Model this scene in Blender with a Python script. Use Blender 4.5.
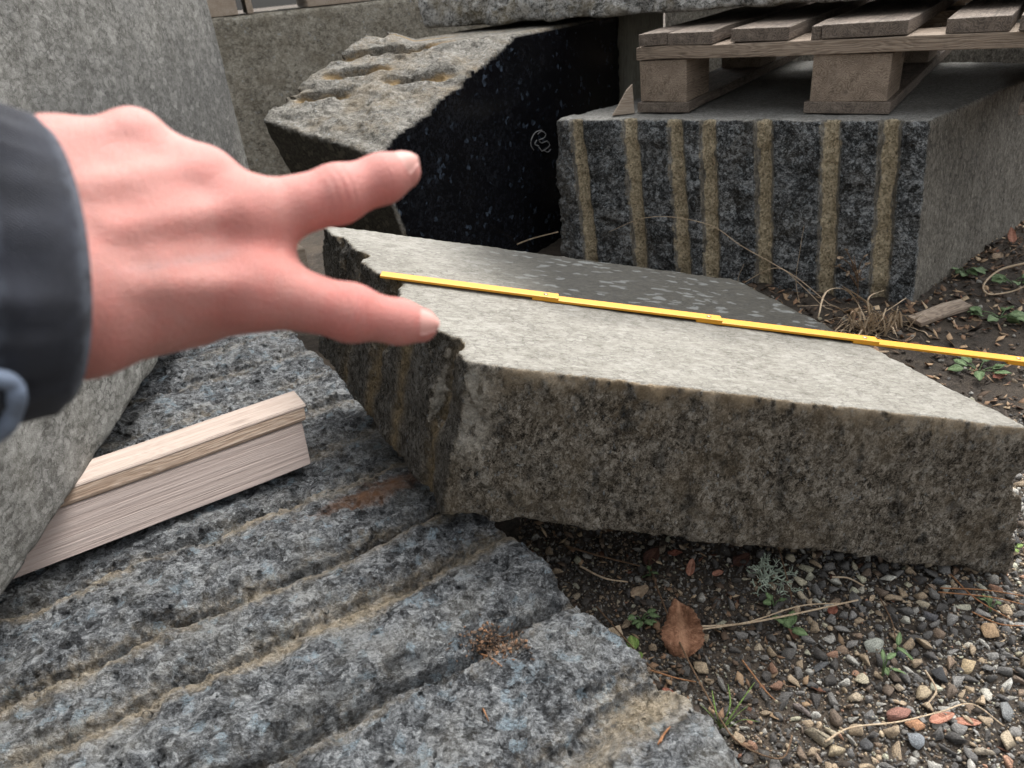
import bpy, bmesh, math, random
import numpy as np
from mathutils import Vector, Matrix, Euler

# ------------------------------------------------------------------ clearing, camera, world, sun
for o in list(bpy.data.objects):
    bpy.data.objects.remove(o, do_unlink=True)
SC = bpy.context.scene
COL = SC.collection
R = math.radians

PITCH, ROLL, CAM_H, FPX = R(28), R(6), 0.68, 770.0
FW = np.array([0, math.cos(PITCH), -math.sin(PITCH)])
_u0 = np.array([0, math.sin(PITCH), math.cos(PITCH)]); _r0 = np.array([1.0, 0, 0])
RT = _r0 * math.cos(ROLL) - _u0 * math.sin(ROLL)
UP = _u0 * math.cos(ROLL) + _r0 * math.sin(ROLL)
EYE = np.array([0, 0, CAM_H])

cam_d = bpy.data.cameras.new('camera')
cam = bpy.data.objects.new('camera', cam_d); COL.objects.link(cam)
cam.matrix_world = Matrix(((RT[0], UP[0], -FW[0], EYE[0]), (RT[1], UP[1], -FW[1], EYE[1]),
                           (RT[2], UP[2], -FW[2], EYE[2]), (0, 0, 0, 1)))
cam_d.sensor_width = 36; cam_d.lens = FPX / 1024 * 36
cam_d.clip_start = 0.01; cam_d.clip_end = 500
cam_d.dof.use_dof = True; cam_d.dof.focus_distance = 1.05; cam_d.dof.aperture_fstop = 10.5
SC.camera = cam

SUN_DIR = Vector((0.30, 0.42, 0.86)).normalized()      # direction to the (veiled) sun
wd = bpy.data.worlds.new('World'); SC.world = wd; wd.use_nodes = True
nt = wd.node_tree; nt.nodes.clear()
sky = nt.nodes.new('ShaderNodeTexSky'); sky.sky_type = 'NISHITA'; sky.sun_disc = False
sky.sun_elevation = math.asin(SUN_DIR.z); sky.sun_rotation = math.atan2(SUN_DIR.x, SUN_DIR.y)
sky.air_density = 1.0; sky.dust_density = 6.0; sky.ozone_density = 1.0
hs = nt.nodes.new('ShaderNodeHueSaturation'); hs.inputs['Saturation'].default_value = 0.16
bg = nt.nodes.new('ShaderNodeBackground'); bg.inputs['Strength'].default_value = 0.15
wo = nt.nodes.new('ShaderNodeOutputWorld')
nt.links.new(sky.outputs[0], hs.inputs['Color']); nt.links.new(hs.outputs[0], bg.inputs['Color'])
nt.links.new(bg.outputs[0], wo.inputs['Surface'])
sl = bpy.data.lights.new('sun', 'SUN'); sl.energy = 0.85; sl.angle = R(25); sl.color = (1.0, 0.965, 0.92)
so = bpy.data.objects.new('sun', sl); COL.objects.link(so)
so.rotation_euler = SUN_DIR.to_track_quat('Z', 'Y').to_euler(); so.location = (0, 0, 6)
SC.view_settings.view_transform = 'Standard'; SC.view_settings.look = 'None'
SC.view_settings.exposure = 1.25; SC.view_settings.gamma = 1.0; SC.view_settings.use_curve_mapping = False
SC.cycles.use_denoising = True
SC.cycles.max_bounces = 8

rng = np.random.default_rng(11)
random.seed(5)

# ------------------------------------------------------------------ helpers: tagging
def tag(o, label=None, cat=None, group=None, kind=None):
    if label: o['label'] = label
    if cat: o['category'] = cat
    if group: o['group'] = group
    if kind: o['kind'] = kind
    return o

def empty(name, loc=(0, 0, 0)):
    o = bpy.data.objects.new(name, None); COL.objects.link(o); o.location = loc
    o.empty_display_size = 0.05
    return o

def ground_at(px, py, z=0.0):
    """the point of the level z that shows at a place of the photograph"""
    d = FW + RT * (px - 512) / FPX - UP * (py - 384) / FPX
    return EYE + d * (z - CAM_H) / d[2]

def mesh_obj(name, verts, faces, mat, parent=None, smooth=True, origin=None, attr=None, mats=None):
    verts = np.asarray(verts, dtype=np.float64)
    if origin is None: origin = np.zeros(3)
    origin = np.asarray(origin, float)
    me = bpy.data.meshes.new(name)
    if isinstance(faces, np.ndarray):
        n = faces.shape[0]; k = faces.shape[1]
        me.vertices.add(len(verts)); me.loops.add(n * k); me.polygons.add(n)
        me.vertices.foreach_set('co', (verts - origin).astype(np.float32).ravel())
        me.loops.foreach_set('vertex_index', faces.astype(np.int32).ravel())
        me.polygons.foreach_set('loop_start', np.arange(0, n * k, k, dtype=np.int32))
        me.polygons.foreach_set('loop_total', np.full(n, k, dtype=np.int32))
        me.update(calc_edges=True); me.validate()
    else:
        me.from_pydata([tuple(v) for v in (verts - origin)], [], faces)
        me.update()
    if smooth:
        me.polygons.foreach_set('use_smooth', np.ones(len(me.polygons), dtype=bool))
    if attr is not None:
        for an, arr in attr.items():
            a = me.color_attributes.new(an, 'FLOAT_COLOR', 'POINT')
            a.data.foreach_set('color', np.asarray(arr, dtype=np.float32).ravel())
    if mat: me.materials.append(mat)
    o = bpy.data.objects.new(name, me); COL.objects.link(o)
    o.location = origin
    if parent is not None:
        o.parent = parent
        o.location = origin - np.array(parent.location)
    return o

# ------------------------------------------------------------------ helpers: noise and implicit solids
def _hash(ix, iy, iz, seed):
    h = (ix.astype(np.uint32) * np.uint32(374761393) + iy.astype(np.uint32) * np.uint32(668265263)
         + iz.astype(np.uint32) * np.uint32(2147483647 & 0x9E3779B1) + np.uint32((seed * 974711) & 0xffffffff))
    h = (h ^ (h >> np.uint32(13))) * np.uint32(1274126177)
    h = h ^ (h >> np.uint32(16))
    h = h * np.uint32(2246822519); h = h ^ (h >> np.uint32(15))
    return h.astype(np.float32) / np.float32(4294967295.0)

def vnoise(p, seed=0):
    p = np.asarray(p, dtype=np.float32)
    f0 = np.floor(p); f = p - f0; i = f0.astype(np.int64)
    f = f * f * f * (f * (f * 6 - 15) + 10)
    out = 0
    for dx in (0, 1):
        wx = f[:, 0] if dx else 1 - f[:, 0]
        for dy in (0, 1):
            wy = f[:, 1] if dy else 1 - f[:, 1]
            for dz in (0, 1):
                wz = f[:, 2] if dz else 1 - f[:, 2]
                out = out + wx * wy * wz * _hash(i[:, 0] + dx, i[:, 1] + dy, i[:, 2] + dz, seed)
    return out * 2 - 1

def fbm(p, scale, octaves=4, seed=0, gain=0.5, ridge=False):
    s = 0; a = 1.0; t = 0; q = np.asarray(p, dtype=np.float32) * scale
    for k in range(octaves):
        n = vnoise(q + 17.3 * k, seed + k)
        if ridge: n = 1 - 2 * np.abs(n)
        s = s + a * n; t += a; a *= gain; q = q * 2.03
    return s / t

def smin(a, b, k):
    h = np.clip(0.5 + 0.5 * (b - a) / k, 0, 1)
    return b * (1 - h) + a * h - k * h * (1 - h)

def smax(a, b, k):
    return -smin(-a, -b, k)

def surface_nets(vals, lo, h):
    s = vals < 0
    nx, ny, nz = vals.shape
    c = np.zeros((nx - 1, ny - 1, nz - 1), dtype=np.uint8)
    for dx in (0, 1):
        for dy in (0, 1):
            for dz in (0, 1):
                c += s[dx:nx - 1 + dx, dy:ny - 1 + dy, dz:nz - 1 + dz]
    act = (c > 0) & (c < 8)
    ix, iy, iz = np.nonzero(act)
    idx = np.full(act.shape, -1, dtype=np.int64); idx[ix, iy, iz] = np.arange(len(ix))
    V = {}
    for dx in (0, 1):
        for dy in (0, 1):
            for dz in (0, 1):
                V[(dx, dy, dz)] = vals[ix + dx, iy + dy, iz + dz]
    acc = np.zeros((len(ix), 3)); cnt = np.zeros(len(ix))
    cs = list(V)
    for a in cs:
        for b in cs:
            if sum(abs(a[k] - b[k]) for k in range(3)) == 1 and a < b:
                va, vb = V[a], V[b]
                m = (va < 0) != (vb < 0)
                t = np.where(m, va / np.where(m, va - vb, 1), 0)
                for k in range(3):
                    acc[:, k] += np.where(m, a[k] + t * (b[k] - a[k]), 0)
                cnt += m
    verts = (acc / cnt[:, None] + np.stack([ix, iy, iz], 1)) * h + np.asarray(lo)
    faces = []
    for ax in range(3):
        o1, o2 = [(1, 2), (2, 0), (0, 1)][ax]
        sl0 = [slice(None)] * 3; sl1 = [slice(None)] * 3
        sl0[ax] = slice(0, -1); sl1[ax] = slice(1, None)
        d0 = s[tuple(sl0)]; d1 = s[tuple(sl1)]
        e = np.stack(np.nonzero(d0 != d1), 1)
        dim = np.array(vals.shape)
        ok = (e[:, o1] > 0) & (e[:, o2] > 0) & (e[:, o1] < dim[o1] - 1) & (e[:, o2] < dim[o2] - 1)
        e = e[ok]
        inside = d0[e[:, 0], e[:, 1], e[:, 2]]
        q = []
        for (p, r) in ((-1, -1), (0, -1), (0, 0), (-1, 0)):
            f = e.copy(); f[:, o1] += p; f[:, o2] += r
            q.append(idx[f[:, 0], f[:, 1], f[:, 2]])
        q = np.stack(q, 1)
        q[~inside] = q[~inside][:, ::-1]
        faces.append(q)
    F = np.concatenate(faces)
    return verts, F[(F >= 0).all(1)]

def solid(base, detail, lo, hi, h, band):
    """mesh of {base + detail < 0}; detail is evaluated only near the base surface"""
    lo = np.asarray(lo, float); hi = np.asarray(hi, float)
    n = np.ceil((hi - lo) / h).astype(int) + 1
    xs = [lo[k] + np.arange(n[k]) * h for k in range(3)]
    vals = np.empty(n, dtype=np.float32)
    Y, Z = np.meshgrid(xs[1], xs[2], indexing='ij')
    step = max(1, int(1.2e6 / (n[1] * n[2])))
    for a in range(0, n[0], step):
        xx = xs[0][a:a + step]
        P = np.empty((len(xx), n[1], n[2], 3), dtype=np.float32)
        P[..., 0] = xx[:, None, None]; P[..., 1] = Y; P[..., 2] = Z
        P = P.reshape(-1, 3)
        v = base(P).astype(np.float32)
        if detail is not None:
            m = np.abs(v) < band
            if m.any(): v[m] = detail(P[m], v[m])
        vals[a:a + step] = v.reshape(len(xx), n[1], n[2])
    return surface_nets(vals, lo, h)

def vnormals(V, F):
    a = V[F[:, 2]] - V[F[:, 0]]; b = V[F[:, 3]] - V[F[:, 1]]
    fn = np.cross(a, b); N = np.zeros_like(V)
    for k in range(4):
        for c in range(3):
            N[:, c] += np.bincount(F[:, k], weights=fn[:, c], minlength=len(V))
    return N / np.maximum(np.linalg.norm(N, axis=1, keepdims=True), 1e-12)

def unit(v):
    v = np.asarray(v, float); return v / np.linalg.norm(v)

def plane3(a, b, c, inside):
    a, b, c = (np.asarray(x, float) for x in (a, b, c))
    n = unit(np.cross(b - a, c - a))
    if np.dot(np.asarray(inside) - a, n) > 0: n = -n
    return a, n

def sstep(a, b, x):
    t = np.clip((x - a) / (b - a), 0, 1); return t * t * (3 - 2 * t)

class Stone:
    """a block bounded by planes; every face has its own roughness and may carry its own relief"""
    def __init__(s): s.pl = []
    def face(s, p, n, amp=0.004, relief=None): s.pl.append((np.asarray(p, np.float32), unit(n).astype(np.float32), amp, relief))
    def build(s, name, mat, lo, hi, h, k=0.006, scale=22, octs=4, seed=0, maskfn=None, origin=None, gain=0.55, band=0.05):
        def comb(P, n=None):
            out = None
            for (p, nn, amp, rel) in s.pl:
                d = (P - p) @ nn
                if n is not None:
                    d = d - amp * n
                    if rel is not None: d = d - rel(P)
                out = d if out is None else smax(out, d, k)
            return out
        def det(P, v):
            return comb(P, fbm(P, scale, octs, seed, gain) + 0.25 * fbm(P, scale * 6, 2, seed + 9, ridge=True))
        V, F = solid(comb, det, lo, hi, h, band)
        N = vnormals(V, F)
        attr = {'mask': maskfn(V, N)} if maskfn else None
        return mesh_obj(name, V, F, mat, origin=origin, attr=attr)

# ------------------------------------------------------------------ helpers: materials
class NB:
    def __init__(s, name):
        s.m = bpy.data.materials.new(name); s.m.use_nodes = True
        s.t = s.m.node_tree; s.t.nodes.clear()
        s.out = s.t.nodes.new('ShaderNodeOutputMaterial')
        s.b = s.t.nodes.new('ShaderNodeBsdfPrincipled')
        s.t.links.new(s.b.outputs[0], s.out.inputs['Surface'])
        s.tc = s.t.nodes.new('ShaderNodeTexCoord')
    def n(s, typ, **kw):
        x = s.t.nodes.new(typ)
        for k, v in kw.items(): setattr(x, k, v)
        return x
    def put(s, sock, v):
        if v is None: return
        if isinstance(v, bpy.types.NodeSocket): s.t.links.new(v, sock)
        elif isinstance(v, (tuple, list)) and len(v) == 3 and sock.type == 'RGBA': sock.default_value = (*v, 1)
        else: sock.default_value = v
    def vec(s, scale=(1, 1, 1), rot=(0, 0, 0), src=None):
        m = s.n('ShaderNodeMapping'); m.inputs['Scale'].default_value = scale; m.inputs['Rotation'].default_value = rot
        s.put(m.inputs['Vector'], src or s.tc.outputs['Object']); return m.outputs[0]
    def noise(s, v, scale, detail=4, rough=0.6, dist=0.0, color=False):
        x = s.n('ShaderNodeTexNoise'); s.put(x.inputs['Vector'], v)
        x.inputs['Scale'].default_value = scale; x.inputs['Detail'].default_value = detail
        x.inputs['Roughness'].default_value = rough; x.inputs['Distortion'].default_value = dist
        return x.outputs['Color' if color else 'Fac']
    def vor(s, v, scale, feature='F1', out='Color', rnd=1.0):
        x = s.n('ShaderNodeTexVoronoi', feature=feature); s.put(x.inputs['Vector'], v)
        x.inputs['Scale'].default_value = scale; x.inputs['Randomness'].default_value = rnd
        return x.outputs[out]
    def math(s, op, a, b=None, c=None, clamp=False):
        x = s.n('ShaderNodeMath', operation=op, use_clamp=clamp)
        s.put(x.inputs[0], a); s.put(x.inputs[1], b)
        if c is not None: s.put(x.inputs[2], c)
        return x.outputs[0]
    def ramp(s, f, stops, interp='LINEAR'):
        x = s.n('ShaderNodeValToRGB'); x.color_ramp.interpolation = interp
        e = x.color_ramp.elements
        while len(e) < len(stops): e.new(0.5)
        for el, (p, c) in zip(e, stops):
            el.position = p; el.color = (*c, 1) if len(c) == 3 else c
        s.put(x.inputs[0], f); return x.outputs[0]
    def step(s, f, a, b):
        x = s.n('ShaderNodeMapRange'); x.interpolation_type = 'SMOOTHSTEP'
        s.put(x.inputs['Value'], f); x.inputs['From Min'].default_value = a; x.inputs['From Max'].default_value = b
        return x.outputs[0]
    def mix(s, f, a, b, mode='MIX'):
        x = s.n('ShaderNodeMix', data_type='RGBA', blend_type=mode)
        s.put(x.inputs[0], f); s.put(x.inputs[6], a); s.put(x.inputs[7], b); return x.outputs[2]
    def sep(s, c):
        x = s.n('ShaderNodeSeparateColor'); s.put(x.inputs[0], c); return x.outputs
    def attr(s, name):
        x = s.n('ShaderNodeAttribute'); x.attribute_name = name; return x
    def vadd(s, a, b, f):
        x = s.n('ShaderNodeVectorMath', operation='MULTIPLY_ADD'); s.put(x.inputs[0], b)
        x.inputs[1].default_value = (f, f, f); s.put(x.inputs[2], a); return x.outputs[0]
    def bump(s, hgt, dist, strength=1.0, normal=None):
        x = s.n('ShaderNodeBump'); s.put(x.inputs['Height'], hgt); x.inputs['Distance'].default_value = dist
        x.inputs['Strength'].default_value = strength
        if normal is not None: s.put(x.inputs['Normal'], normal)
        return x.outputs[0]
    def fin(s, color, rough=0.7, normal=None, spec=None):
        s.put(s.b.inputs['Base Color'], color); s.put(s.b.inputs['Roughness'], rough)
        if normal is not None: s.put(s.b.inputs['Normal'], normal)
        if spec is not None: s.put(s.b.inputs['Specular IOR Level'], spec)
        return s.m

def larvikite(name, split, groove=((0.20, 0.15, 0.085), (0.36, 0.28, 0.17)), sawn=None, lichen=(0.25, 0.17, 0.08), refl_or_patch=(0.035, 0.036, 0.034),
              cell=0.008, split_aniso=(1, 1, 1), split_rot=(0, 0, 0), sawn_aniso=(1, 1, 1), sawn_rot=(0, 0, 0), sawn_cell=0.006,
              stain=(0.12, 0.09, 0.05), stain_amt=0.4, fleck=(0.42, 0.47, 0.50), fleck_amt=0.10, rough=0.62, sawn_rough=0.6, bump=0.004, sawn_bump=0.0006,
              refl_or_patch_rough=0.35, refl_or_patch_fleck=(0.2, 0.22, 0.22), sawn_fleck=None, refl_or_patch_cut=0.86, contrast=1.5, sawn_contrast=1.5, fleck_scale=2.3, bigw=0.16, vein=0.0, spec=0.25, fresh_or_shade=False):
    """coarse feldspar stone. vertex mask: R drill groove, G sawn face, B lichen or rust, A wet or dark patch"""
    b = NB(name)
    mk = b.attr('mask'); s3 = b.sep(mk.outputs['Color'])
    o = b.vec()
    warp = b.noise(o, 0.6 / cell, 6, 0.68, color=True)
    pb = b.vec(split_aniso, split_rot)
    p = b.vadd(pb, warp, cell * 1.7)
    c1 = b.vor(p, 1 / cell); v1 = b.sep(c1)
    c2 = b.vor(p, 2.6 / cell); v2 = b.sep(c2)
    v4 = b.sep(b.vor(p, 0.40 / cell))
    fine = b.noise(o, 520, 4, 0.75)
    def lamellae(cc, k, sx, sy):
        """cleavage streaks that run a different way in every crystal"""
        ax = b.n('ShaderNodeVectorMath', operation='SUBTRACT'); b.put(ax.inputs[0], cc); ax.inputs[1].default_value = (0.5, 0.5, 0.5)
        r = b.n('ShaderNodeVectorRotate', rotation_type='AXIS_ANGLE'); b.put(r.inputs['Vector'], pb); b.put(r.inputs['Axis'], ax.outputs[0])
        b.put(r.inputs['Angle'], b.math('MULTIPLY', b.sep(cc)[0], 6.28))
        return b.noise(b.vec((sx, sy, sy), src=r.outputs[0]), k / cell, 5, 0.72)
    lam1 = lamellae(c1, 1.1, 0.45, 2.6); lam2 = lamellae(c2, 1.8, 0.5, 2.2)
    big = b.noise(o, 0.16 / cell, 5, 0.65)
    sg = lambda x, k: b.math('MULTIPLY_ADD', x, k, 0.5 - 0.5 * k)
    mixv = b.math('ADD', b.math('MULTIPLY', v1[0], 0.16), b.math('ADD', b.math('MULTIPLY', v2[0], 0.14), b.math('ADD', b.math('MULTIPLY', sg(lam1, 2.6), 0.24),
           b.math('ADD', b.math('MULTIPLY', sg(lam2, 2.6), 0.18), b.math('ADD', b.math('MULTIPLY', sg(big, 2.6), bigw), b.math('MULTIPLY', sg(fine, 2.2), 0.16))))))
    mixv = b.math('MULTIPLY_ADD', mixv, contrast, 0.5 - 0.5 * contrast)
    col = b.ramp(mixv, split)
    vf = b.sep(b.vor(p, fleck_scale / cell))
    fl = b.math('MULTIPLY', b.math('MULTIPLY', b.step(vf[1], 1 - fleck_amt, 1 - fleck_amt * 0.7), b.step(b.noise(o, 45, 2), 0.38, 0.6)), b.step(lam2, 0.35, 0.62))
    col = b.mix(b.math('MULTIPLY', fl, 0.75), col, fleck)
    st = b.math('MULTIPLY', b.step(b.noise(o, 14, 6, 0.65), 0.45, 0.68), stain_amt)
    col = b.mix(st, col, b.mix(fine, stain, tuple(x * 1.9 for x in stain)))
    # drill grooves: crushed tan stone
    gcol = b.ramp(b.math('ADD', b.math('MULTIPLY', b.noise(o, 190, 4, 0.75), 0.7), b.math('MULTIPLY', v2[2], 0.3)),
                  [(0.25, tuple(x * 0.3 for x in groove[0])), (0.42, groove[0]), (0.62, groove[1]), (0.8, tuple(min(1, x * 1.35) for x in groove[1]))])
    gm = b.math('MULTIPLY', s3[0], b.step(b.math('ADD', b.noise(o, 70, 4, 0.7), b.math('MULTIPLY', s3[0], 0.55)), 0.50, 0.78))
    col = b.mix(gm, col, gcol)
    # sawn face: fine light speckle
    hb = None
    if sawn:
        sp = b.vadd(b.vec(sawn_aniso, sawn_rot), b.noise(o, 60, 5, 0.7, color=True), sawn_cell * 1.6)
        w1 = b.sep(b.vor(sp, 1 / sawn_cell)); w2 = b.sep(b.vor(sp, 2.4 / sawn_cell))
        sv = b.math('ADD', b.math('MULTIPLY', w1[0], 0.13), b.math('ADD', b.math('MULTIPLY', w2[0], 0.15), b.math('ADD', b.math('MULTIPLY', sg(b.noise(b.vec(sawn_aniso, sawn_rot), 1.1 / sawn_cell, 6, 0.75), 2.2), 0.30), b.math('ADD', b.math('MULTIPLY', sg(fine, 1.8), 0.22), b.math('MULTIPLY', sg(b.noise(o, 9, 5, 0.65), 1.8), 0.20)))))
        sv = b.math('MULTIPLY_ADD', sv, sawn_contrast, 0.5 - 0.5 * sawn_contrast)
        scol = b.ramp(sv, sawn)
        if vein:
            ed = b.vor(sp, 1 / sawn_cell, 'DISTANCE_TO_EDGE', 'Distance')
            vm = b.math('MULTIPLY', b.step(b.math('MULTIPLY_ADD', b.noise(o, 1.3 / sawn_cell, 4, 0.7), 0.30, ed), 0.27, 0.14), b.step(b.noise(o, 0.25 / sawn_cell, 4, 0.65), 0.38, 0.58))
            scol = b.mix(b.math('MULTIPLY', vm, vein), scol, tuple(x * 0.5 for x in sawn[0][1]))
        refl_or_patch_col = b.mix(b.math('MULTIPLY', b.step(w1[1], refl_or_patch_cut, refl_or_patch_cut + 0.06), 0.8), b.mix(w2[0], tuple(x * 0.6 for x in refl_or_patch), tuple(x * 1.5 for x in refl_or_patch)), refl_or_patch_fleck)
        if sawn_fleck:
            scol = b.mix(b.math('MULTIPLY', b.step(w1[1], 0.90, 0.94), b.step(b.noise(o, 22, 3, 0.6), 0.40, 0.66)), scol, b.mix(w2[0], tuple(x * 0.25 for x in sawn_fleck), sawn_fleck))
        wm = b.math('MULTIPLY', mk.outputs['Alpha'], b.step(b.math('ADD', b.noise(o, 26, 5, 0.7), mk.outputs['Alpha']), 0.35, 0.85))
        scol = b.mix(wm, scol, refl_or_patch_col)
        col = b.mix(s3[1], col, scol)
    lm = b.math('MULTIPLY', s3[2], b.step(b.math('ADD', b.noise(o, 110, 5, 0.75), b.math('MULTIPLY', s3[2], 0.4)), 0.52, 0.75))
    col = b.mix(lm, col, b.mix(fine, tuple(x * 0.5 for x in lichen), tuple(min(1, x * 1.5) for x in lichen)))
    col = b.mix(b.math('MULTIPLY', mk.outputs['Alpha'], b.math('SUBTRACT', 1.0, s3[1])), col, b.mix(1.0, col, (0.40, 0.42, 0.45), 'MULTIPLY')) if fresh_or_shade else col  # shade of the slab's left face multiplied into its colour
    hgt = b.math('ADD', b.math('MULTIPLY', v1[2], 0.45), b.math('ADD', b.math('MULTIPLY', v2[2], 0.25), b.math('ADD', b.math('MULTIPLY', v4[2], 0.4), b.math('ADD', b.math('MULTIPLY', lam1, 1.3), b.math('ADD', b.math('MULTIPLY', lam2, 0.7), b.math('MULTIPLY', fine, 0.35))))))
    nm = b.bump(hgt, bump)
    rg = b.math('SUBTRACT', rough, b.math('MULTIPLY', fl, 0.25))
    if sawn:
        nm2 = b.bump(b.math('ADD', b.noise(o, 500, 4, 0.7), b.math('MULTIPLY', w2[2], 0.4)), sawn_bump)
        x = b.n('ShaderNodeMix', data_type='VECTOR'); b.put(x.inputs[0], s3[1]); b.put(x.inputs[4], nm); b.put(x.inputs[5], nm2)
        nm = x.outputs[1]
        sr = b.math('ADD', b.math('MULTIPLY', wm, refl_or_patch_rough - sawn_rough), sawn_rough)
        y = b.n('ShaderNodeMix', data_type='FLOAT'); b.put(y.inputs[0], s3[1]); b.put(y.inputs[2], rg); b.put(y.inputs[3], sr)
        rg = y.outputs[0]
    return b.fin(col, rg, nm, spec)

def wood(name, dark, mid, light, ring=38, rough=0.75, dirt=0.3, knots=True, grain=160, wavew=0.16):
    b = NB(name)
    v = b.vec((1.2, ring, ring)); w = b.noise(b.vec((1, 6, 6)), 5, 3, 0.5, color=True)
    p = b.vadd(v, w, 0.7)
    g = b.noise(p, 1.0, 3, 0.6)
    wv = b.n('ShaderNodeTexWave', wave_type='BANDS', bands_direction='Z'); b.put(wv.inputs['Vector'], b.vadd(b.vec((0.6, 6, 14)), w, 0.9))
    wv.inputs['Scale'].default_value = 5.5; wv.inputs['Distortion'].default_value = 0.9; wv.inputs['Detail'].default_value = 3; wv.inputs['Detail Scale'].default_value = 1.6
    fine = b.noise(b.vec((5, grain * 2.2, grain * 2.2)), 1.0, 3, 0.7)
    f = b.math('ADD', b.math('MULTIPLY', g, 0.4), b.math('ADD', b.math('MULTIPLY', wv.outputs['Fac'], wavew), b.math('MULTIPLY', fine, 0.36)))
    col = b.ramp(f, [(0.25, dark), (0.44, mid), (0.64, light)])
    dm = b.math('MULTIPLY', b.step(b.noise(b.vec(), 22, 6, 0.7), 0.48, 0.7), dirt)
    col = b.mix(dm, col, tuple(x * 0.45 for x in dark))
    if knots:
        k = b.vor(b.vec((5, 14, 14)), 1.0, out='Distance')
        col = b.mix(b.math('MULTIPLY', b.step(k, 0.13, 0.05), 0.75), col, tuple(x * 0.5 for x in dark))
    nm = b.bump(b.math('ADD', f, b.math('MULTIPLY', fine, 0.7)), 0.0016)
    return b.fin(col, rough, nm)

def plain(name, col, rough=0.6, var=0.2, scale=60, bumpd=0.0, spec=None):
    b = NB(name); n = b.noise(b.vec(), scale, 4, 0.65)
    c = b.mix(n, tuple(x * (1 - var) for x in col), tuple(min(1, x * (1 + var)) for x in col))
    return b.fin(c, rough, b.bump(n, bumpd) if bumpd else None, spec)

# ------------------------------------------------------------------ stone materials
M = {}
M['slab'] = larvikite('slab_stone', split=[(0.22, (0.028, 0.023, 0.018)), (0.40, (0.155, 0.130, 0.098)), (0.57, (0.33, 0.288, 0.228)), (0.80, (0.60, 0.55, 0.47))],
    sawn=[(0.12, (0.10, 0.092, 0.076)), (0.36, (0.19, 0.18, 0.153)), (0.55, (0.24, 0.229, 0.20)), (0.84, (0.32, 0.309, 0.275))],
    sawn_aniso=(0.42, 1, 1), sawn_rot=(0, 0, 0.1), vein=0.45, sawn_cell=0.0055, split_aniso=(1, 1, 0.62), split_rot=(0, R(32), 0), cell=0.0048, spec=0.14, fresh_or_shade=True,
    stain=(0.19, 0.15, 0.10), stain_amt=0.45, lichen=(0.34, 0.26, 0.165), contrast=1.7, bigw=0.12, fleck_amt=0.06, sawn_rough=0.55, refl_or_patch=(0.017, 0.016, 0.012), refl_or_patch_rough=0.50, refl_or_patch_fleck=(0.085, 0.09, 0.088), bump=0.006)
M['grooved'] = larvikite('grooved_stone', split=[(0.22, (0.014, 0.015, 0.017)), (0.40, (0.080, 0.086, 0.092)), (0.57, (0.205, 0.217, 0.226)), (0.80, (0.47, 0.49, 0.50))],
    groove=((0.34, 0.275, 0.18), (0.60, 0.50, 0.36)), fleck=(0.42, 0.53, 0.60), fleck_amt=0.15, stain=(0.16, 0.14, 0.10), stain_amt=0.25,
    lichen=(0.24, 0.12, 0.06), cell=0.0115, rough=0.42, bump=0.011, contrast=1.7, fleck_scale=0.9, bigw=0.15, spec=0.4)
M['leftblock'] = larvikite('left_block_stone', split=[(0.25, (0.05, 0.05, 0.045)), (0.5, (0.2, 0.19, 0.17)), (0.75, (0.4, 0.39, 0.36))],
    sawn=[(0.20, (0.055, 0.051, 0.044)), (0.38, (0.125, 0.122, 0.109)), (0.54, (0.185, 0.182, 0.167)), (0.76, (0.28, 0.275, 0.257))], vein=0.7, sawn_contrast=1.5, sawn_cell=0.0095, sawn_aniso=(1, 0.45, 0.9), sawn_rot=(R(25), 0, 0), sawn_bump=0.0014,
    refl_or_patch=(0.07, 0.07, 0.068), refl_or_patch_fleck=(0.2, 0.2, 0.19), refl_or_patch_rough=0.6)
M['drilled'] = larvikite('drilled_stone', split=[(0.27, (0.009, 0.010, 0.010)), (0.44, (0.043, 0.046, 0.047)), (0.60, (0.13, 0.137, 0.138)), (0.80, (0.44, 0.46, 0.46))],
    contrast=1.7, groove=((0.42, 0.345, 0.22), (0.74, 0.63, 0.44)), cell=0.0095, fleck=(0.40, 0.45, 0.47), fleck_amt=0.13, stain_amt=0.15, lichen=(0.22, 0.19, 0.15),
    sawn=[(0.22, (0.038, 0.034, 0.027)), (0.42, (0.105, 0.095, 0.078)), (0.58, (0.175, 0.161, 0.134)), (0.80, (0.31, 0.29, 0.245))], sawn_cell=0.006, sawn_aniso=(1, 1, 0.6), sawn_bump=0.0012, bump=0.006, rough=0.6,
    refl_or_patch=(0.20, 0.196, 0.18), refl_or_patch_fleck=(0.3, 0.3, 0.28), refl_or_patch_rough=0.6)
M['polished'] = larvikite('polished_stone', split=[(0.25, (0.07, 0.066, 0.058)), (0.45, (0.19, 0.18, 0.155)), (0.62, (0.30, 0.285, 0.25)), (0.8, (0.45, 0.43, 0.39))],
    lichen=(0.36, 0.25, 0.12), cell=0.009, stain=(0.26, 0.19, 0.10), stain_amt=0.3, fleck_amt=0.03, bump=0.006,
    sawn=[(0.25, (0.003, 0.003, 0.004)), (0.55, (0.006, 0.0065, 0.008)), (0.72, (0.012, 0.013, 0.016))], sawn_cell=0.0105, sawn_bump=0.00002, sawn_rough=0.22, sawn_fleck=(0.065, 0.085, 0.115),
    refl_or_patch=(0.04, 0.036, 0.028), refl_or_patch_fleck=(0.09, 0.08, 0.06), refl_or_patch_rough=0.75)
M['polished'].node_tree.nodes['Principled BSDF'].inputs['Specular IOR Level'].default_value = 0.16
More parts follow.
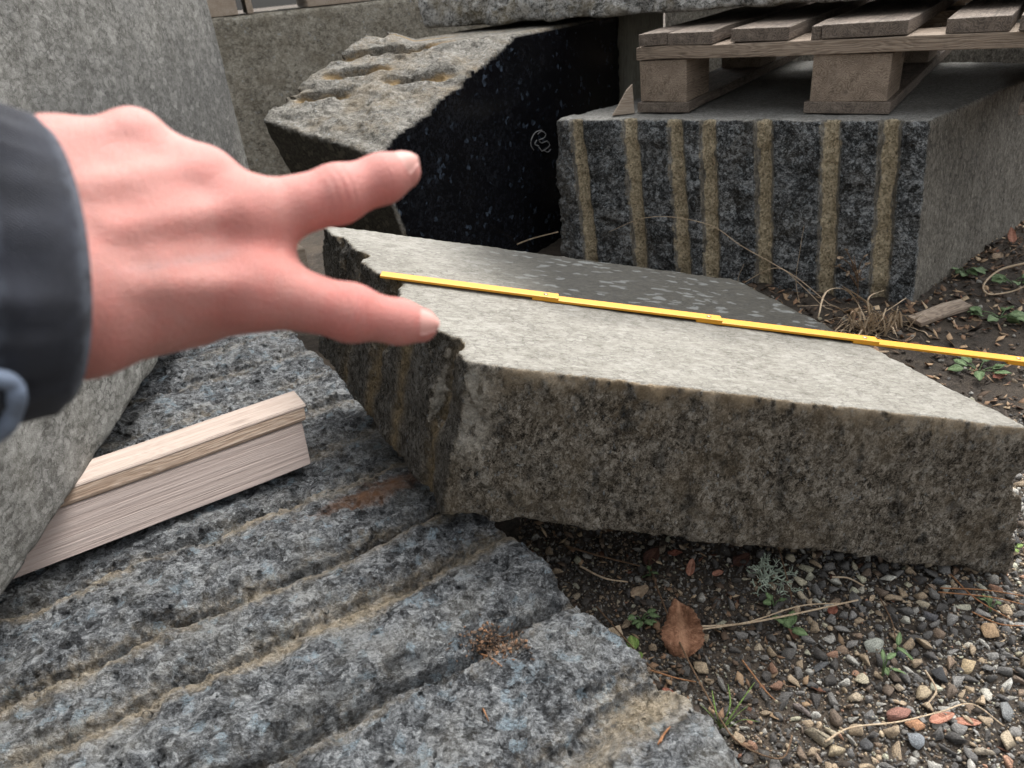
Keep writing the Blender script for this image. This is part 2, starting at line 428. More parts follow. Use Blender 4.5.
M['wall'] = larvikite('wall_stone', split=[(0.22, (0.09, 0.08, 0.062)), (0.42, (0.22, 0.20, 0.16)), (0.6, (0.34, 0.315, 0.255)), (0.8, (0.48, 0.45, 0.38))],
    cell=0.014, stain=(0.14, 0.12, 0.085), stain_amt=0.5, fleck_amt=0.03, bump=0.003, rough=0.8)
M['topslab'] = larvikite('top_slab_stone', contrast=1.9, split=[(0.22, (0.07, 0.07, 0.062)), (0.42, (0.28, 0.275, 0.25)), (0.58, (0.50, 0.49, 0.46)), (0.78, (0.72, 0.71, 0.67))],
    cell=0.014, stain=(0.22, 0.17, 0.08), stain_amt=0.45, fleck_amt=0.05, bump=0.010, rough=0.75)

def sight(px, py, dist):
    d = FW + RT * (px - 512) / FPX - UP * (py - 384) / FPX
    return EYE + d * dist

# ------------------------------------------------------------------ slab with the ruler on it
SP = np.array([0.052, 0.886, 0.325]); SN = unit([0.222, -0.021, 0.975])
SX = unit(np.array([0.388, -0.037, -0.089])); SX = unit(SX - SN * (SX @ SN)); SY = np.cross(SN, SX)
sA, sB, sC, sD = (np.array(v) for v in ((-0.23, 1.067, 0.393), (0.334, 1.031, 0.264), (0.538, 0.663, 0.21), (-0.044, 0.691, 0.343)))
sD2 = np.array((-0.062, 0.725, 0.347))
cen = np.array([0.12, 0.86, 0.22])
T = 0.2
st = Stone()
st.face(SP, SN, 0.0007)
st.face(SP - SN * T, -SN, 0.006)
st.face(*plane3(sD, sC, (np.array([-0.085, 0.691, 0.147]) + np.array([0.567, 0.697, -0.002])) / 2 + np.array([0, -0.004, 0]), cen), 0.006)
st.face(*plane3(sB, sC, sC - SN * T + np.array([0.05, 0.035, 0]), cen), 0.006)
st.face(*plane3(sA, sB, sB - SN * T, cen), 0.004)
LV = unit(sD2 - sA); LP, LN = plane3(sA, sD2, np.array([-0.125, 0.736, 0.156]), cen)
slab_grooves = [0.375, 0.285, 0.20, 0.11]
def slab_left_relief(P):
    a = (P - sA) @ LV
    r = 0.010 * np.sin(a * 46 + 1.0) * 0.6
    for g in slab_grooves:
        w = np.abs(a - g - 0.10 * ((P - sA) @ SN + 0.1))
        r = r - 0.011 * np.sqrt(np.clip(1 - (w / 0.018) ** 2, 0, 1))
    return r
st.face(LP, LN, 0.016, slab_left_relief)
st.face(*plane3(sD2, sD, np.array([-0.085, 0.688, 0.147]), cen), 0.006)
def slab_mask(V, N):
    m = np.zeros((len(V), 4)); up = N @ SN
    depth = -((V - SP) @ SN)
    a = (V - SP) @ SX; c = (V - SP) @ SY
    top = sstep(0.70, 0.92, up) * sstep(0.009, 0.004, depth)
    m[:, 1] = top
    n1 = fbm(V, 20, 4, 31); n2 = fbm(V, 7, 3, 77)
    # drilled block's dark reflection plus some damp, painted behind and right of the ruler
    refl_or_patch = sstep(-0.15, 0.04, a + 0.35 * c + 0.05 * n2 + 0.02 * n1)
    refl_or_patch *= 0.35 * sstep(-0.085, -0.02, c + 0.02 * n1 + 0.02 * n2) + 0.65 * sstep(-0.022, 0.006, c + 0.010 * n1)
    refl_or_patch *= 1 - sstep(0.37, 0.45, a + 0.02 * n1)
    m[:, 3] = np.clip(refl_or_patch, 0, 1)
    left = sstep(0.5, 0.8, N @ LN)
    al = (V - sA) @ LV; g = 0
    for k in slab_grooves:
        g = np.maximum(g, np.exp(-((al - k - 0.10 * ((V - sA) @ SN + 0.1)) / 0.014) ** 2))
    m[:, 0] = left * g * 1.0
    m[:, 3] = np.maximum(m[:, 3] * (1 - left), left * (1 - 0.8 * g))  # left face: painted shade, weaker in the grooves
    front = sstep(0.4, 0.8, -N[:, 1]) * (1 - left)
    edge = front * np.clip(1 - (depth - 0.002) / (0.036 + 0.05 * n1), 0, 1)
    m[:, 2] = np.clip(edge * 0.65 + front * 0.40 * sstep(0.1, 0.5, n2), 0, 1)
    # pale clean corner of the front face
    pale = front * sstep(0.075, 0.035, np.hypot((a + 0.095) * 1.0, (depth - 0.045) * 0.8) + 0.018 * n1)
    m[:, 1] = np.maximum(m[:, 1], pale * 0.75); m[:, 2] *= 1 - pale
    n3 = fbm(V * np.array([1.0, 1.0, 0.45]), 75, 4, 19)
    lip = front * sstep(0.017, 0.003, depth + 0.026 * n3 + 0.014 * n2)
    m[:, 1] = np.maximum(m[:, 1], lip * 0.45)
    return m
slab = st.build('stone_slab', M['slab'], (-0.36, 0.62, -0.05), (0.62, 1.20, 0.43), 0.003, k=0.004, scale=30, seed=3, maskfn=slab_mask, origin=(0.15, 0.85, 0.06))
tag(slab, 'tilted grey stone slab with pale sawn top, lying under the yellow ruler', 'stone slab')

# ------------------------------------------------------------------ grooved stone in front
GU = np.array([0.869, 0.495, 0.0]); GU = unit(GU); GV = np.array([-GU[1], GU[0], 0.0])
gl = [0.13, 0.259, 0.371, 0.506, 0.632, 0.716, 0.857, 0.965, 1.075, 1.185, 1.30, 1.42, 1.54]
gw = [0.02, 0.02, 0.024, 0.016, 0.016, 0.016, 0.017, 0.017, 0.017, 0.017, 0.017, 0.017, 0.017]
def g_off(P):
    u = P @ GU; v = P @ GV
    return u, v + 0.010 * np.sin(u * 9.0) * 0.6 + 0.003 * np.sin(u * 41)
def grooved_relief(P):
    u, v = g_off(P)
    r = np.zeros(len(P), np.float32)
    for i in range(len(gl) - 1):
        t = (v - gl[i]) / (gl[i + 1] - gl[i])
        ins = (t >= 0) & (t < 1)
        hgt = (0.018, 0.016, 0.013, 0.020, 0.011, 0.013, 0.000, 0.002, 0.010, 0.003, 0.008, 0.004)[i]
        r = np.where(ins, hgt * (1 - t) ** 1.1 + 0.005 * np.sin(np.pi * np.clip(t, 0, 1)), r)
    for gi, w in zip(gl, gw):
        x = (v - gi + w * 0.35) / w
        r = r - (0.020 if abs(gi - 0.506) < 0.01 else 0.013 if gi < 0.9 else 0.003) * np.sqrt(np.clip(1 - x * x, 0, 1))
    return r + 0.006 * np.sin(u * 6 + 1.0) - 0.012 * np.clip(1 - ((v - 0.905) / 0.06) ** 2, 0, 1)
st = Stone()
st.face((0, 0, 0.109), (0, 0, 1), 0.017, grooved_relief)
st.face(GU * 0.350, GU + np.array([0, 0, 0.25]), 0.012)
st.face(GU * -0.78, -GU, 0.01)
st.face(GV * 0.06, -GV, 0.01)
st.face(GV * 1.62, GV, 0.01)
st.face((0, 0, -0.06), (0, 0, -1), 0.0)
def grooved_mask(V, N):
    m = np.zeros((len(V), 4)); u, v = g_off(V)
    g = 0
    for gi, w in zip(gl, gw):
        g = np.maximum(g, np.exp(-((v - gi + w * 1.0) / (w * 1.35)) ** 2) * (0.45 if abs(gi - 0.506) < 0.01 else 0.85 if gi < 0.9 else 0.4))
    m[:, 0] = g * sstep(-0.3, 0.5, N[:, 2]) * np.clip(0.92 + 0.9 * fbm(V, 12, 3, 5), 0, 1)
    c = ground_at(383, 492, 0.12)
    m[:, 2] = sstep(0.05, 0.012, np.abs((V - c) @ GV) + 0.35 * np.abs((V - c) @ GU) + 0.012 * fbm(V, 40, 3, 8)) * (0.8 + 0.35 * fbm(V, 55, 3, 9))
    return m
grooved = st.build('grooved_stone', M['grooved'], (-1.30, 0.02, -0.08), (0.36, 1.62, 0.19), 0.0032, k=0.003, scale=24, octs=5, seed=12, gain=0.68, maskfn=grooved_mask, origin=(-0.2, 0.7, 0.0))
tag(grooved, 'dark blue grey stone with parallel drill grooves across its rough split top', 'stone block')

# ------------------------------------------------------------------ tall block at the left
st = Stone()
bn = unit([1, 0.0653, 0]); bt = unit([-0.0653, 1, 0])
st.face((-0.515, 0.575, 0.5), bn, 0.0016)
st.face((-0.61, 2.03, 0.5), bt, 0.004)
st.face((-0.5, 0.12, 0.5), -bt, 0.004)
st.face((-1.25, 0.5, 0.5), -bn, 0.004)
st.face((-0.5, 0.5, 0.19), (0, 0, -1), 0.006)
st.face((-0.5, 0.5, 1.22), (0, 0, 1), 0.004)
def left_mask(V, N):
    m = np.zeros((len(V), 4)); m[:, 1] = sstep(0.5, 0.8, N @ bn)
    t = V[:, 1]; z = V[:, 2]
    n2 = fbm(V, 6, 4, 41)
    m[:, 3] = np.clip(sstep(0.22, 0.02, np.abs(z - 0.50 - 0.0 * t + 0.10 * n2)) * sstep(0.8, 1.2, t + 0.15 * n2) * 0.62 + 0.30 * sstep(0.10, 0.35, n2), 0, 0.75)
    return m
lb = st.build('sawn_stone_block', M['leftblock'], (-1.28, 0.08, 0.16), (-0.47, 2.08, 1.25), 0.0065, k=0.006, scale=18, seed=21, maskfn=left_mask, origin=(-0.88, 1.1, 0.19))
tag(lb, 'tall grey sawn stone block resting on timber, behind the hand', 'stone block')

# ------------------------------------------------------------------ drilled block under the pallet
dFRt, dFRb = np.array([0.818, 1.437, 0.372]), np.array([0.797, 1.381, 0.03])
dFLt, dFLb = np.array([0.150, 1.839, 0.372]), np.array([0.159, 1.842, 0.03])
dD = unit([0.772, 0.636, 0]); dS = unit(dFRt - dFLt)
cen = np.array([0.9, 2.0, 0.2])
st = Stone()
st.face((0.5, 1.9, 0.372), (0, 0, 1), 0.0025)
st.face((0.5, 1.9, -0.05), (0, 0, -1), 0.0)
fP, fN = plane3((dFRt + dFRb) / 2, (dFLt + dFLb) / 2, (dFLt + dFRt) / 2 + np.array([0.0, 0.0, 0]), cen)
fs0 = dFLt @ dS
# drill marks: place along the front at the top and at the foot (metres from the left corner)
dg = [(0.059, 0.095), (0.187, 0.220), (0.293, 0.327), (0.365, 0.391), (0.478, 0.506), (0.607, 0.633), (0.712, 0.733)]
def d_coord(P): return P @ dS - fs0, np.clip((0.372 - P[:, 2]) / 0.342, -0.1, 1.3)
def drilled_relief(P):
    a, t = d_coord(P); r = 0.004 * np.sin(a * 23)
    for (a0, a1) in dg:
        w = np.abs(a - a0 - (a1 - a0) * t - 0.0006 * np.sin(t * 14 + a0 * 60)) / 0.0185
        r = r - 0.017 * np.sqrt(np.clip(1 - w * w, 0, 1))
    return r
st.face(fP, fN, 0.011, drilled_relief)
st.face(*plane3(dFRt, dFRb, dFRt + dD, cen), 0.003)
st.face(*plane3(dFLt, dFLb + np.array([0.012, 0, 0]), dFLt + dD, cen), 0.006)
st.face(dFLt + dD * 0.98, dD, 0.004)
def drilled_mask(V, N):
    m = np.zeros((len(V), 4)); front = sstep(0.45, 0.75, N @ fN)
    a, t = d_coord(V); g = 0; gn = fbm(V, 70, 4, 14)
    for (a0, a1) in dg:
        w = np.abs(a - a0 - (a1 - a0) * t - 0.0006 * np.sin(t * 14 + a0 * 60)) / 0.0185
        g = np.maximum(g, sstep(1.15, 0.75, w + 0.30 * gn))
    m[:, 0] = front * g
    fr = sstep(0.4, 0.75, (V - fP) @ fN * -80 + 1.4 + 0.3 * fbm(V, 40, 3, 4)) * (N @ fN > 0.2)
    m[:, 1] = 1 - np.maximum(front, fr * 0.0)
    m[:, 3] = sstep(0.75, 0.95, N[:, 2])
    m[:, 2] = front * 0.35 * sstep(0.11, 0.03, a + 0.03 * fbm(V, 25, 3, 6)) * (1 - g)
    return m
db = st.build('drilled_stone_block', M['drilled'], (0.10, 1.33, -0.06), (1.66, 2.55, 0.40), 0.0042, k=0.005, scale=30, seed=33, octs=4, maskfn=drilled_mask, origin=(0.85, 1.95, 0.0))
tag(db, 'dark stone block with seven tan drill grooves down its front, carrying the pallet', 'stone block')

# ------------------------------------------------------------------ polished black stone at the back
pT1, pT2, pR = sight(258, 118, 1.64), sight(375, 155, 1.50), sight(619, 25, 2.10)
pB1 = sight(298, 185, 1.72)
cen = np.array([-0.1, 2.3, 0.2])
st = Stone()
pd = unit([pR[0] - pT2[0], pR[1] - pT2[1], 0]); pn = np.array([pd[1], -pd[0], 0])
st.face(pT2, unit(pn + np.array([0, 0, -0.02])), 0.0)
tp, tn = plane3(pT1, pT2, (lambda d: EYE + d * (((pT2 - EYE) @ pn) / (d @ pn)))(sight(505, 45, 1.0) - EYE), cen)
bgro = [0.05, 0.17, 0.29, 0.42]
def top_relief(P):
    r = 0; q = P @ unit([0.45, 0.9, 0.0]); e = P @ unit([0.9, -0.45, 0])
    for k, (cpx, cpy) in enumerate([(392, 51), (358, 74), (418, 78), (322, 95), (410, 26)]):
        c = (lambda d: EYE + d * (((tp - EYE) @ tn) / (d @ tn)))(sight(cpx, cpy, 1.0) - EYE)
        L = (0.17, 0.09, 0.09, 0.07, 0.13)[k]
        x = np.clip(np.abs((P - c) @ unit([0.93, 0.05, 0])) / L, 0, 1.2)
        # groove position measured along the slope
        y = ((P - c) @ unit(np.cross(tn, unit([0.93, 0.05, 0])))) / 0.017
        r = r - 0.026 * np.clip(1 - x ** 2, 0, 1) * np.clip(1 - y * y, 0, 1)
    return r
st.face(tp, tn, 0.018, top_relief)
lp_, ln_ = plane3(pT1, pT2, pB1, cen)
st.face(lp_, ln_, 0.002)
st.face(*plane3(pT1, pB1, (lambda d: EYE + d * (((tp - EYE) @ tn) / (d @ tn)))(sight(334, 62, 1.0) - EYE), np.array([-0.13, 1.78, 0.3])), 0.010)
st.face(pR, pd, 0.01)
st.face((0, 0, 0.555), (0, 0, 1), 0.002, lambda P: 0.50 * np.clip(-0.15 - P[:, 0], 0, 1))
st.face(pT2 - pn * 0.62, -pn, 0.006)
st.face((0, 0, -0.05), (0, 0, -1), 0.0)
def pol_mask(V, N):
    m = np.zeros((len(V), 4))
    f = sstep(0.90, 0.985, N @ pn); l = sstep(0.85, 0.96, N @ ln_)
    n1 = fbm(V, 14, 4, 61)
    m[:, 1] = np.maximum(f, l); m[:, 3] = l
    topm = sstep(0.3, 0.7, N @ tn)
    gro = np.clip(-top_relief(V) / 0.014, 0, 1.2)
    m[:, 2] = topm * np.clip(0.25 * sstep(0.05, 0.5, n1) + gro * 0.9, 0, 1)
    return m
ps = st.build('polished_stone', M['polished'], (-0.9, 1.45, -0.08), (0.6, 3.1, 0.75), 0.006, k=0.008, scale=14, octs=5, seed=45, gain=0.6, maskfn=pol_mask, origin=(0.0, 2.2, 0.0), band=0.08)
tag(ps, 'large stone with a polished black face and rough pale top', 'stone block')
# chalk scribble on the polished face
ch = []
fc = (pT2, unit(pn + np.array([0, 0, -0.02])))
def on_face(px, py):
    d = FW + RT * (px - 512) / FPX - UP * (py - 384) / FPX
    return EYE + d * (((fc[0] - EYE) @ fc[1]) / (d @ fc[1])) + fc[1] * 0.0025
strokes = [[(541, 130), (535, 132), (531, 138), (530, 145), (533, 150)], [(537, 134), (541, 131), (545, 134), (543, 138), (538, 140), (541, 143), (546, 141), (549, 145), (545, 149), (541, 151), (538, 147)],
           [(536, 140), (534, 144), (538, 146)], [(543, 150), (547, 152), (550, 149)]]

def tube(paths, rad, sides=5, taper=None):
    """swept tubes; paths: list of (n,3) arrays; rad: number or per-path array"""
    VV, FF = [], []; base = 0
    for pi, p in enumerate(paths):
        p = np.asarray(p, float); n = len(p)
        r = rad if np.isscalar(rad) else rad[pi]
        r = np.full(n, r) if np.isscalar(r) else np.asarray(r)
        t = np.gradient(p, axis=0); t /= np.maximum(np.linalg.norm(t, axis=1, keepdims=True), 1e-9)
        ref = np.array([0.31, 0.2, 0.93]); a = np.cross(t, ref); a /= np.maximum(np.linalg.norm(a, axis=1, keepdims=True), 1e-9)
        b = np.cross(t, a)
        ang = np.arange(sides) / sides * 2 * math.pi
        ring = p[:, None] + r[:, None, None] * (np.cos(ang)[None, :, None] * a[:, None] + np.sin(ang)[None, :, None] * b[:, None])
        VV.append(ring.reshape(-1, 3))
        for i in range(n - 1):
            for k in range(sides):
                k2 = (k + 1) % sides
                FF.append((base + i * sides + k, base + i * sides + k2, base + (i + 1) * sides + k2, base + (i + 1) * sides + k))
        base += n * sides
        VV.append(p[[0, -1]]);
        for k in range(sides):
            k2 = (k + 1) % sides
            FF.append((base, base - n * sides + k2, base - n * sides + k, base))
            FF.append((base + 1, base - sides + k, base - sides + k2, base + 1))
        base += 2
    F = [tuple(dict.fromkeys(f)) for f in FF]
    return np.concatenate(VV), F

def smooth_path(pts, n=16):
    """Catmull-Rom through points"""
    P = [np.asarray(p, float) for p in pts]; P = [2 * P[0] - P[1]] + P + [2 * P[-1] - P[-2]]
    out = []; m = len(P) - 3
    for i in range(m):
        for t in np.linspace(0, 1, max(2, n // m), endpoint=(i == m - 1)):
            a, b, c, d = P[i:i + 4]
            out.append(0.5 * ((2 * b) + (-a + c) * t + (2 * a - 5 * b + 4 * c - d) * t * t + (-a + 3 * b - 3 * c + d) * t ** 3))
    return np.array(out)

M['chalk'] = plain('chalk', (0.30, 0.30, 0.30), 0.9, 0.35, 300)
V, F = tube([smooth_path([on_face(*q) for q in s_], 14) for s_ in strokes], 0.0011, 4)
mesh_obj('chalk_mark', V, F, M['chalk'], parent=ps)

# ------------------------------------------------------------------ block wall at the very back
w0, w1 = sight(205, 8, 2.75), sight(432, 5, 3.0)
wz = (w0[2] + w1[2]) / 2
wd_ = unit([w1[0] - w0[0], w1[1] - w0[1], 0]); wn = np.array([wd_[1], -wd_[0], 0])
st = Stone()
st.face(w0, wn, 0.004); st.face((0, 0, wz), (0, 0, 1), 0.003); st.face((0, 0, -0.05), (0, 0, -1), 0)
st.face(w0 - wn * 0.55, -wn, 0.004); st.face(w0 - wd_ * 0.6, -wd_, 0.004); st.face(w1 + wd_ * 0.5, wd_, 0.004)
lo = np.array([-1.8, 2.4, -0.08]); hi = np.array([0.6, 4.1, wz + 0.05])
wb = st.build('wall_block', M['wall'], lo, hi, 0.011, k=0.012, scale=14, seed=52, maskfn=lambda V, N: np.zeros((len(V), 4)), origin=(w0[0] + 0.4, w0[1] + 0.4, 0))
tag(wb, 'brown grey stone block standing at the back with small timbers on top', 'stone block')

# ------------------------------------------------------------------ rough slab on the pallet
PS = unit([0.813, -0.582, 0]); PD = np.array([0.582, 0.813, 0]); PD = unit(PD - PS * (PD @ PS))
P0 = np.array([0.351, 1.807, 0.372])
tA, tB = np.array([0.836, 1.655, 0.566]), np.array([-0.10, 2.225, 0.566])
td = unit(tA - tB); tn_ = np.array([td[1], -td[0], 0]); tn_ = tn_ if tn_[1] < 0 else -tn_
st = Stone()
st.face(tA, tn_ + np.array([0, 0, 0.38]), 0.024); st.face((0, 0, 0.568), (0, 0, -1), 0.006); st.face((0, 0, 0.82), (0, 0, 1), 0.01)
st.face(tB - td * 0.05, -td, 0.016); st.face(tA + td * 0.55, td, 0.012); st.face(tA - tn_ * 0.65, -tn_, 0.01)
ts = st.build('rough_stone_slab', M['topslab'], (-0.25, 1.3, 0.53), (1.75, 3.1, 0.88), 0.0085, k=0.016, scale=16, octs=5, seed=64, gain=0.62, maskfn=lambda V, N: np.zeros((len(V), 4)), origin=(0.7, 2.2, 0.568))
tag(ts, 'rough split stone slab lying on top of the wooden pallet', 'stone slab')

# ------------------------------------------------------------------ timber
M['pallet'] = wood('pallet_wood', (0.05, 0.038, 0.029), (0.16, 0.127, 0.10), (0.27, 0.222, 0.178), dirt=0.55)
M['pallet_warm'] = wood('pallet_wood_warm', (0.08, 0.057, 0.04), (0.25, 0.192, 0.142), (0.39, 0.315, 0.24), dirt=0.35)
M['fresh'] = wood('fresh_wood', (0.36, 0.285, 0.25), (0.42, 0.345, 0.31), (0.47, 0.40, 0.365), dirt=0.06, ring=90, wavew=0.03)
M['fresh_top'] = wood('fresh_wood_top', (0.32, 0.245, 0.20), (0.41, 0.335, 0.285), (0.47, 0.40, 0.35), dirt=0.04, ring=110, wavew=0.06)
M['bark'] = wood('waney_edge', (0.22, 0.145, 0.095), (0.32, 0.235, 0.172), (0.41, 0.325, 0.255), dirt=0.2, ring=60, knots=False)
M['grey_wood'] = wood('grey_wood', (0.25, 0.24, 0.195), (0.36, 0.35, 0.29), (0.45, 0.44, 0.37), dirt=0.15, knots=False)
M['pale_chip'] = wood('pale_chip', (0.22, 0.165, 0.12), (0.36, 0.29, 0.22), (0.46, 0.39, 0.32), dirt=0.1, knots=False)

def board(name, c, size, axx, axy, mat, parent=None, wear=0.0012, seed=0, bevel=0.0016, skew=0.0):
    """a sawn board: X along the grain, rounded arrises and slightly uneven faces"""
    lx, ly, lz = size
    bm = bmesh.new(); bmesh.ops.create_cube(bm, size=1.0)
    for v in bm.verts: v.co = Vector((v.co.x * lx, v.co.y * ly, v.co.z * lz))
    le = [e for e in bm.edges if abs((e.verts[0].co - e.verts[1].co).x) > lx * 0.5]
    bmesh.ops.subdivide_edges(bm, edges=le, cuts=max(2, min(10, int(lx / 0.05))), use_grid_fill=True)
    bmesh.ops.bevel(bm, geom=[e for e in bm.edges if e.calc_face_angle(0) > 1.0], offset=bevel, segments=2, affect='EDGES', profile=0.6)
    P = np.array([v.co for v in bm.verts]); P2 = P + np.array(c) * 3
    D = np.stack([fbm(P2, 14, 2, seed + k) for k in range(3)], 1) * wear * 1.6
    for v, d in zip(bm.verts, D):
        v.co += Vector(d)
        if skew and v.co.x > lx * 0.3: v.co.x += skew * v.co.y
    me = bpy.data.meshes.new(name); bm.to_mesh(me); bm.free(); me.materials.append(mat)
    me.polygons.foreach_set('use_smooth', np.zeros(len(me.polygons), dtype=bool))
    o = bpy.data.objects.new(name, me); COL.objects.link(o)
    ax = unit(axx); ay = unit(np.asarray(axy) - ax * (np.asarray(axy) @ ax)); az = np.cross(ax, ay)
    off = np.array(parent.location) if parent is not None else np.zeros(3)
    o.matrix_local = Matrix(((ax[0], ay[0], az[0], c[0] - off[0]), (ax[1], ay[1], az[1], c[1] - off[1]), (ax[2], ay[2], az[2], c[2] - off[2]), (0, 0, 0, 1)))
    if parent is not None: o.parent = parent
    return o

pal = empty('wooden_pallet', tuple(P0 + PS * 0.42 + PD * 0.6)); bpy.context.view_layer.update()
tag(pal, 'weathered wooden pallet on the drilled block, under the rough slab', 'pallet')
def pp(s_, d_, z_): return P0 + PS * s_ + PD * d_ + np.array([0, 0, z_])
ZB = 0.003
k = 0
for s0, wd2 in ((0.0, 0.108), (0.366, 0.143), (0.735, 0.108)):
    board('skid_board', pp(s0 + wd2 / 2, 0.60, ZB + 0.011), (1.2, wd2 + (0.016 if s0 > 0.3 else 0.012), 0.021), PD, -PS, M['pallet'], pal, seed=k); k += 7
    for d0 in (0.004, 0.53, 1.05):
        board('pallet_block', pp(s0 + wd2 / 2, d0 + 0.07, ZB + 0.0225 + 0.043), (0.14, wd2, 0.086), PD, -PS, M['pallet_warm'], pal, seed=k, wear=0.0016); k += 7
for d0 in (0.0, 0.53, 1.05):
    board('stringer_board', pp(0.425, d0 + 0.068, ZB + 0.1095 + 0.0135), (0.86, 0.14, 0.026), PS, PD, M['pallet_warm'], pal, seed=k, wear=0.0022); k += 7
for s0, s1, dz, dd in ((0.0, 0.066, 0.0, 0.0), (0.068, 0.165, 0.002, -0.003), (0.200, 0.318, 0.0, 0.004), (0.360, 0.378, 0.0, 0.003), (0.380, 0.530, 0.0, -0.002), (0.590, 0.690, 0.002, 0.0), (0.702, 0.845, 0.001, -0.012)):
    board('deck_board', pp((s0 + s1) / 2, 0.60 + dd, ZB + 0.137 + 0.0128 + dz * 0.3), (1.2, s1 - s0, 0.0245), PD, -PS, M['pallet'], pal, seed=k, wear=0.0015); k += 7
# pale split chip leaning on the corner block
cb = ground_at(612, 116, 0.372 + 0.003)
bm = bmesh.new()
c0 = cb; dirx = unit(pp(0.0, 0.0, 0) - c0); dirx[2] = 0; dirx = unit(dirx)
pts = [(0, 0.0, 0.0), (0.052, 0.0, 0.0), (0.048, 0.0, 0.062), (0.034, 0.0, 0.050), (0.012, 0.0, 0.016)]
back = np.cross([0, 0, 1], dirx)
vs = [bm.verts.new(c0 + dirx * a + np.array([0, 0, z]) - back * 0.0) for a, _, z in pts] + [bm.verts.new(c0 + dirx * (a + 0.004) + np.array([0, 0, z]) + back * 0.016) for a, _, z in pts]
n = len(pts)
bm.faces.new(vs[:n]); bm.faces.new(vs[n:][::-1])
for i in range(n): bm.faces.new((vs[i], vs[i + n], vs[(i + 1) % n + n], vs[(i + 1) % n]))
bmesh.ops.recalc_face_normals(bm, faces=bm.faces)
bmesh.ops.bevel(bm, geom=list(bm.edges), offset=0.0012, segments=1, affect='EDGES')
me = bpy.data.meshes.new('wood_chip'); bm.to_mesh(me); bm.free(); me.materials.append(M['pale_chip'])
V_ = np.array([v.co for v in me.vertices]); F_ = [tuple(p.vertices) for p in me.polygons]
chip = mesh_obj('wood_chip', V_, F_, M['pale_chip'], smooth=False, origin=tuple(cb))
tag(chip, 'pale split wood chip leaning against the corner block of the pallet', 'wood chip')

# stone added behind the pallet to block light and darken the gaps
st = Stone(); rb = np.array([1.55, 3.05, 0.0])
for n_, e_ in ((-PD, 0.28), (PD, 0.30), (PS, 0.75), (-PS, 0.80)): st.face(rb + n_ * e_, n_, 0.006)
st.face((0, 0, -0.05), (0, 0, -1), 0); st.face((0, 0, 0.95), (0, 0, 1), 0.006)
o = st.build('rear_block', M['drilled'], rb - np.array([1.05, 0.95, 0.08]), rb + np.array([1.05, 0.95, 1.02]), 0.016, k=0.016, scale=14, seed=83, maskfn=lambda V, N: np.tile([0, 1, 0, 0], (len(V), 1)).astype(float), origin=tuple(rb))
tag(o, 'dark stone block at the far back, glimpsed in the gaps of the pallet', 'stone block')

# grey stake behind the drilled block
pk = sight(632, 60, 2.22)
post = board('timber_stake', (pk[0] + 0.004, pk[1] - 0.02, 0.275), (0.55, 0.15, 0.03), (0.02, 0.0, 1.0), unit([0.85, -0.3, 0]), M['grey_wood'], seed=90)
tag(post, 'grey timber stake standing between the black polished stone and the pallet', 'stake')

# plank with a brown waney edge under the left block
pe = empty('timber_plank', (-0.45, 0.84, 0.12)); tag(pe, 'pale pinkish timber plank with brown upper edge, lying on the grooved stone', 'plank'); bpy.context.view_layer.update()
def prism(name, prof, u0, u1, mat, parent, skew, n=14, seed=0, wear=0.0008):
    """profile (v,z) swept along the groove direction"""
    L = len(prof); V = []; F = []
    us = np.linspace(u0, u1, n)
    for i, u in enumerate(us):
        for (v, z) in prof:
            uu = u + (skew * (z - 0.15) if i == n - 1 else 0)
            V.append((uu, v, z))
    V = np.array(V); nz = np.stack([fbm(V, 9, 2, seed), fbm(V, 9, 2, seed + 3)], 1) * wear * 2
    V[:, 1:] += nz
    for i in range(n - 1):
        for j in range(L):
            j2 = (j + 1) % L
            F.append((i * L + j, (i + 1) * L + j, (i + 1) * L + j2, i * L + j2))
    F.append(tuple(range(L))); F.append(tuple(range((n - 1) * L, n * L))[::-1])
    # local axes: X grain, Y across, Z up
    me = bpy.data.meshes.new(name)
    o0 = np.array([0.0, 0.93, 0.12])
    me.from_pydata([tuple(v - o0) for v in V], [], F)
    bm = bmesh.new(); bm.from_mesh(me); bmesh.ops.recalc_face_normals(bm, faces=bm.faces)
    bmesh.ops.bevel(bm, geom=[e for e in bm.edges if e.calc_face_angle(0) > 0.5], offset=0.0011, segments=2, affect='EDGES')
    bm.to_mesh(me); bm.free(); me.materials.append(mat)
    o = bpy.data.objects.new(name, me); COL.objects.link(o); o.parent = parent
    w = GU * o0[0] + GV * o0[1] + np.array([0, 0, o0[2]]) - np.array(parent.location)
    o.matrix_local = Matrix(((GU[0], GV[0], 0, w[0]), (GU[1], GV[1], 0, w[1]), (0, 0, 1, w[2]), (0, 0, 0, 1)))
    return o
prism('timber', [(0.903, 0.122), (0.930, 0.1715), (0.986, 0.1875), (0.972, 0.124)], -0.62, 0.196, M['fresh'], pe, 0.16, seed=1)
prism('bark_edge', [(0.9306, 0.1735), (0.9312, 0.1770), (0.9385, 0.1882), (0.9405, 0.1892), (0.9420, 0.1730)], -0.62, 0.1995, M['bark'], pe, 0.25, seed=1)
prism('top_strip', [(0.938, 0.1885), (0.941, 0.1918), (0.990, 0.1925), (0.989, 0.1885)], -0.62, 0.202, M['fresh_top'], pe, 0.25, seed=1)
# second plank further back, only its sawn end shows between the fingers
b2 = ground_at(304, 247, 0.188)
c2 = b2 - GU * 0.42 + GV * 0.03; c2[2] = 0.1535
o = board('short_timber', tuple(c2), (0.84, 0.075, 0.067), GU, GV, M['pale_chip'], seed=120)
tag(o, 'end of a weathered timber far under the left block, glimpsed between the two fingers', 'timber')

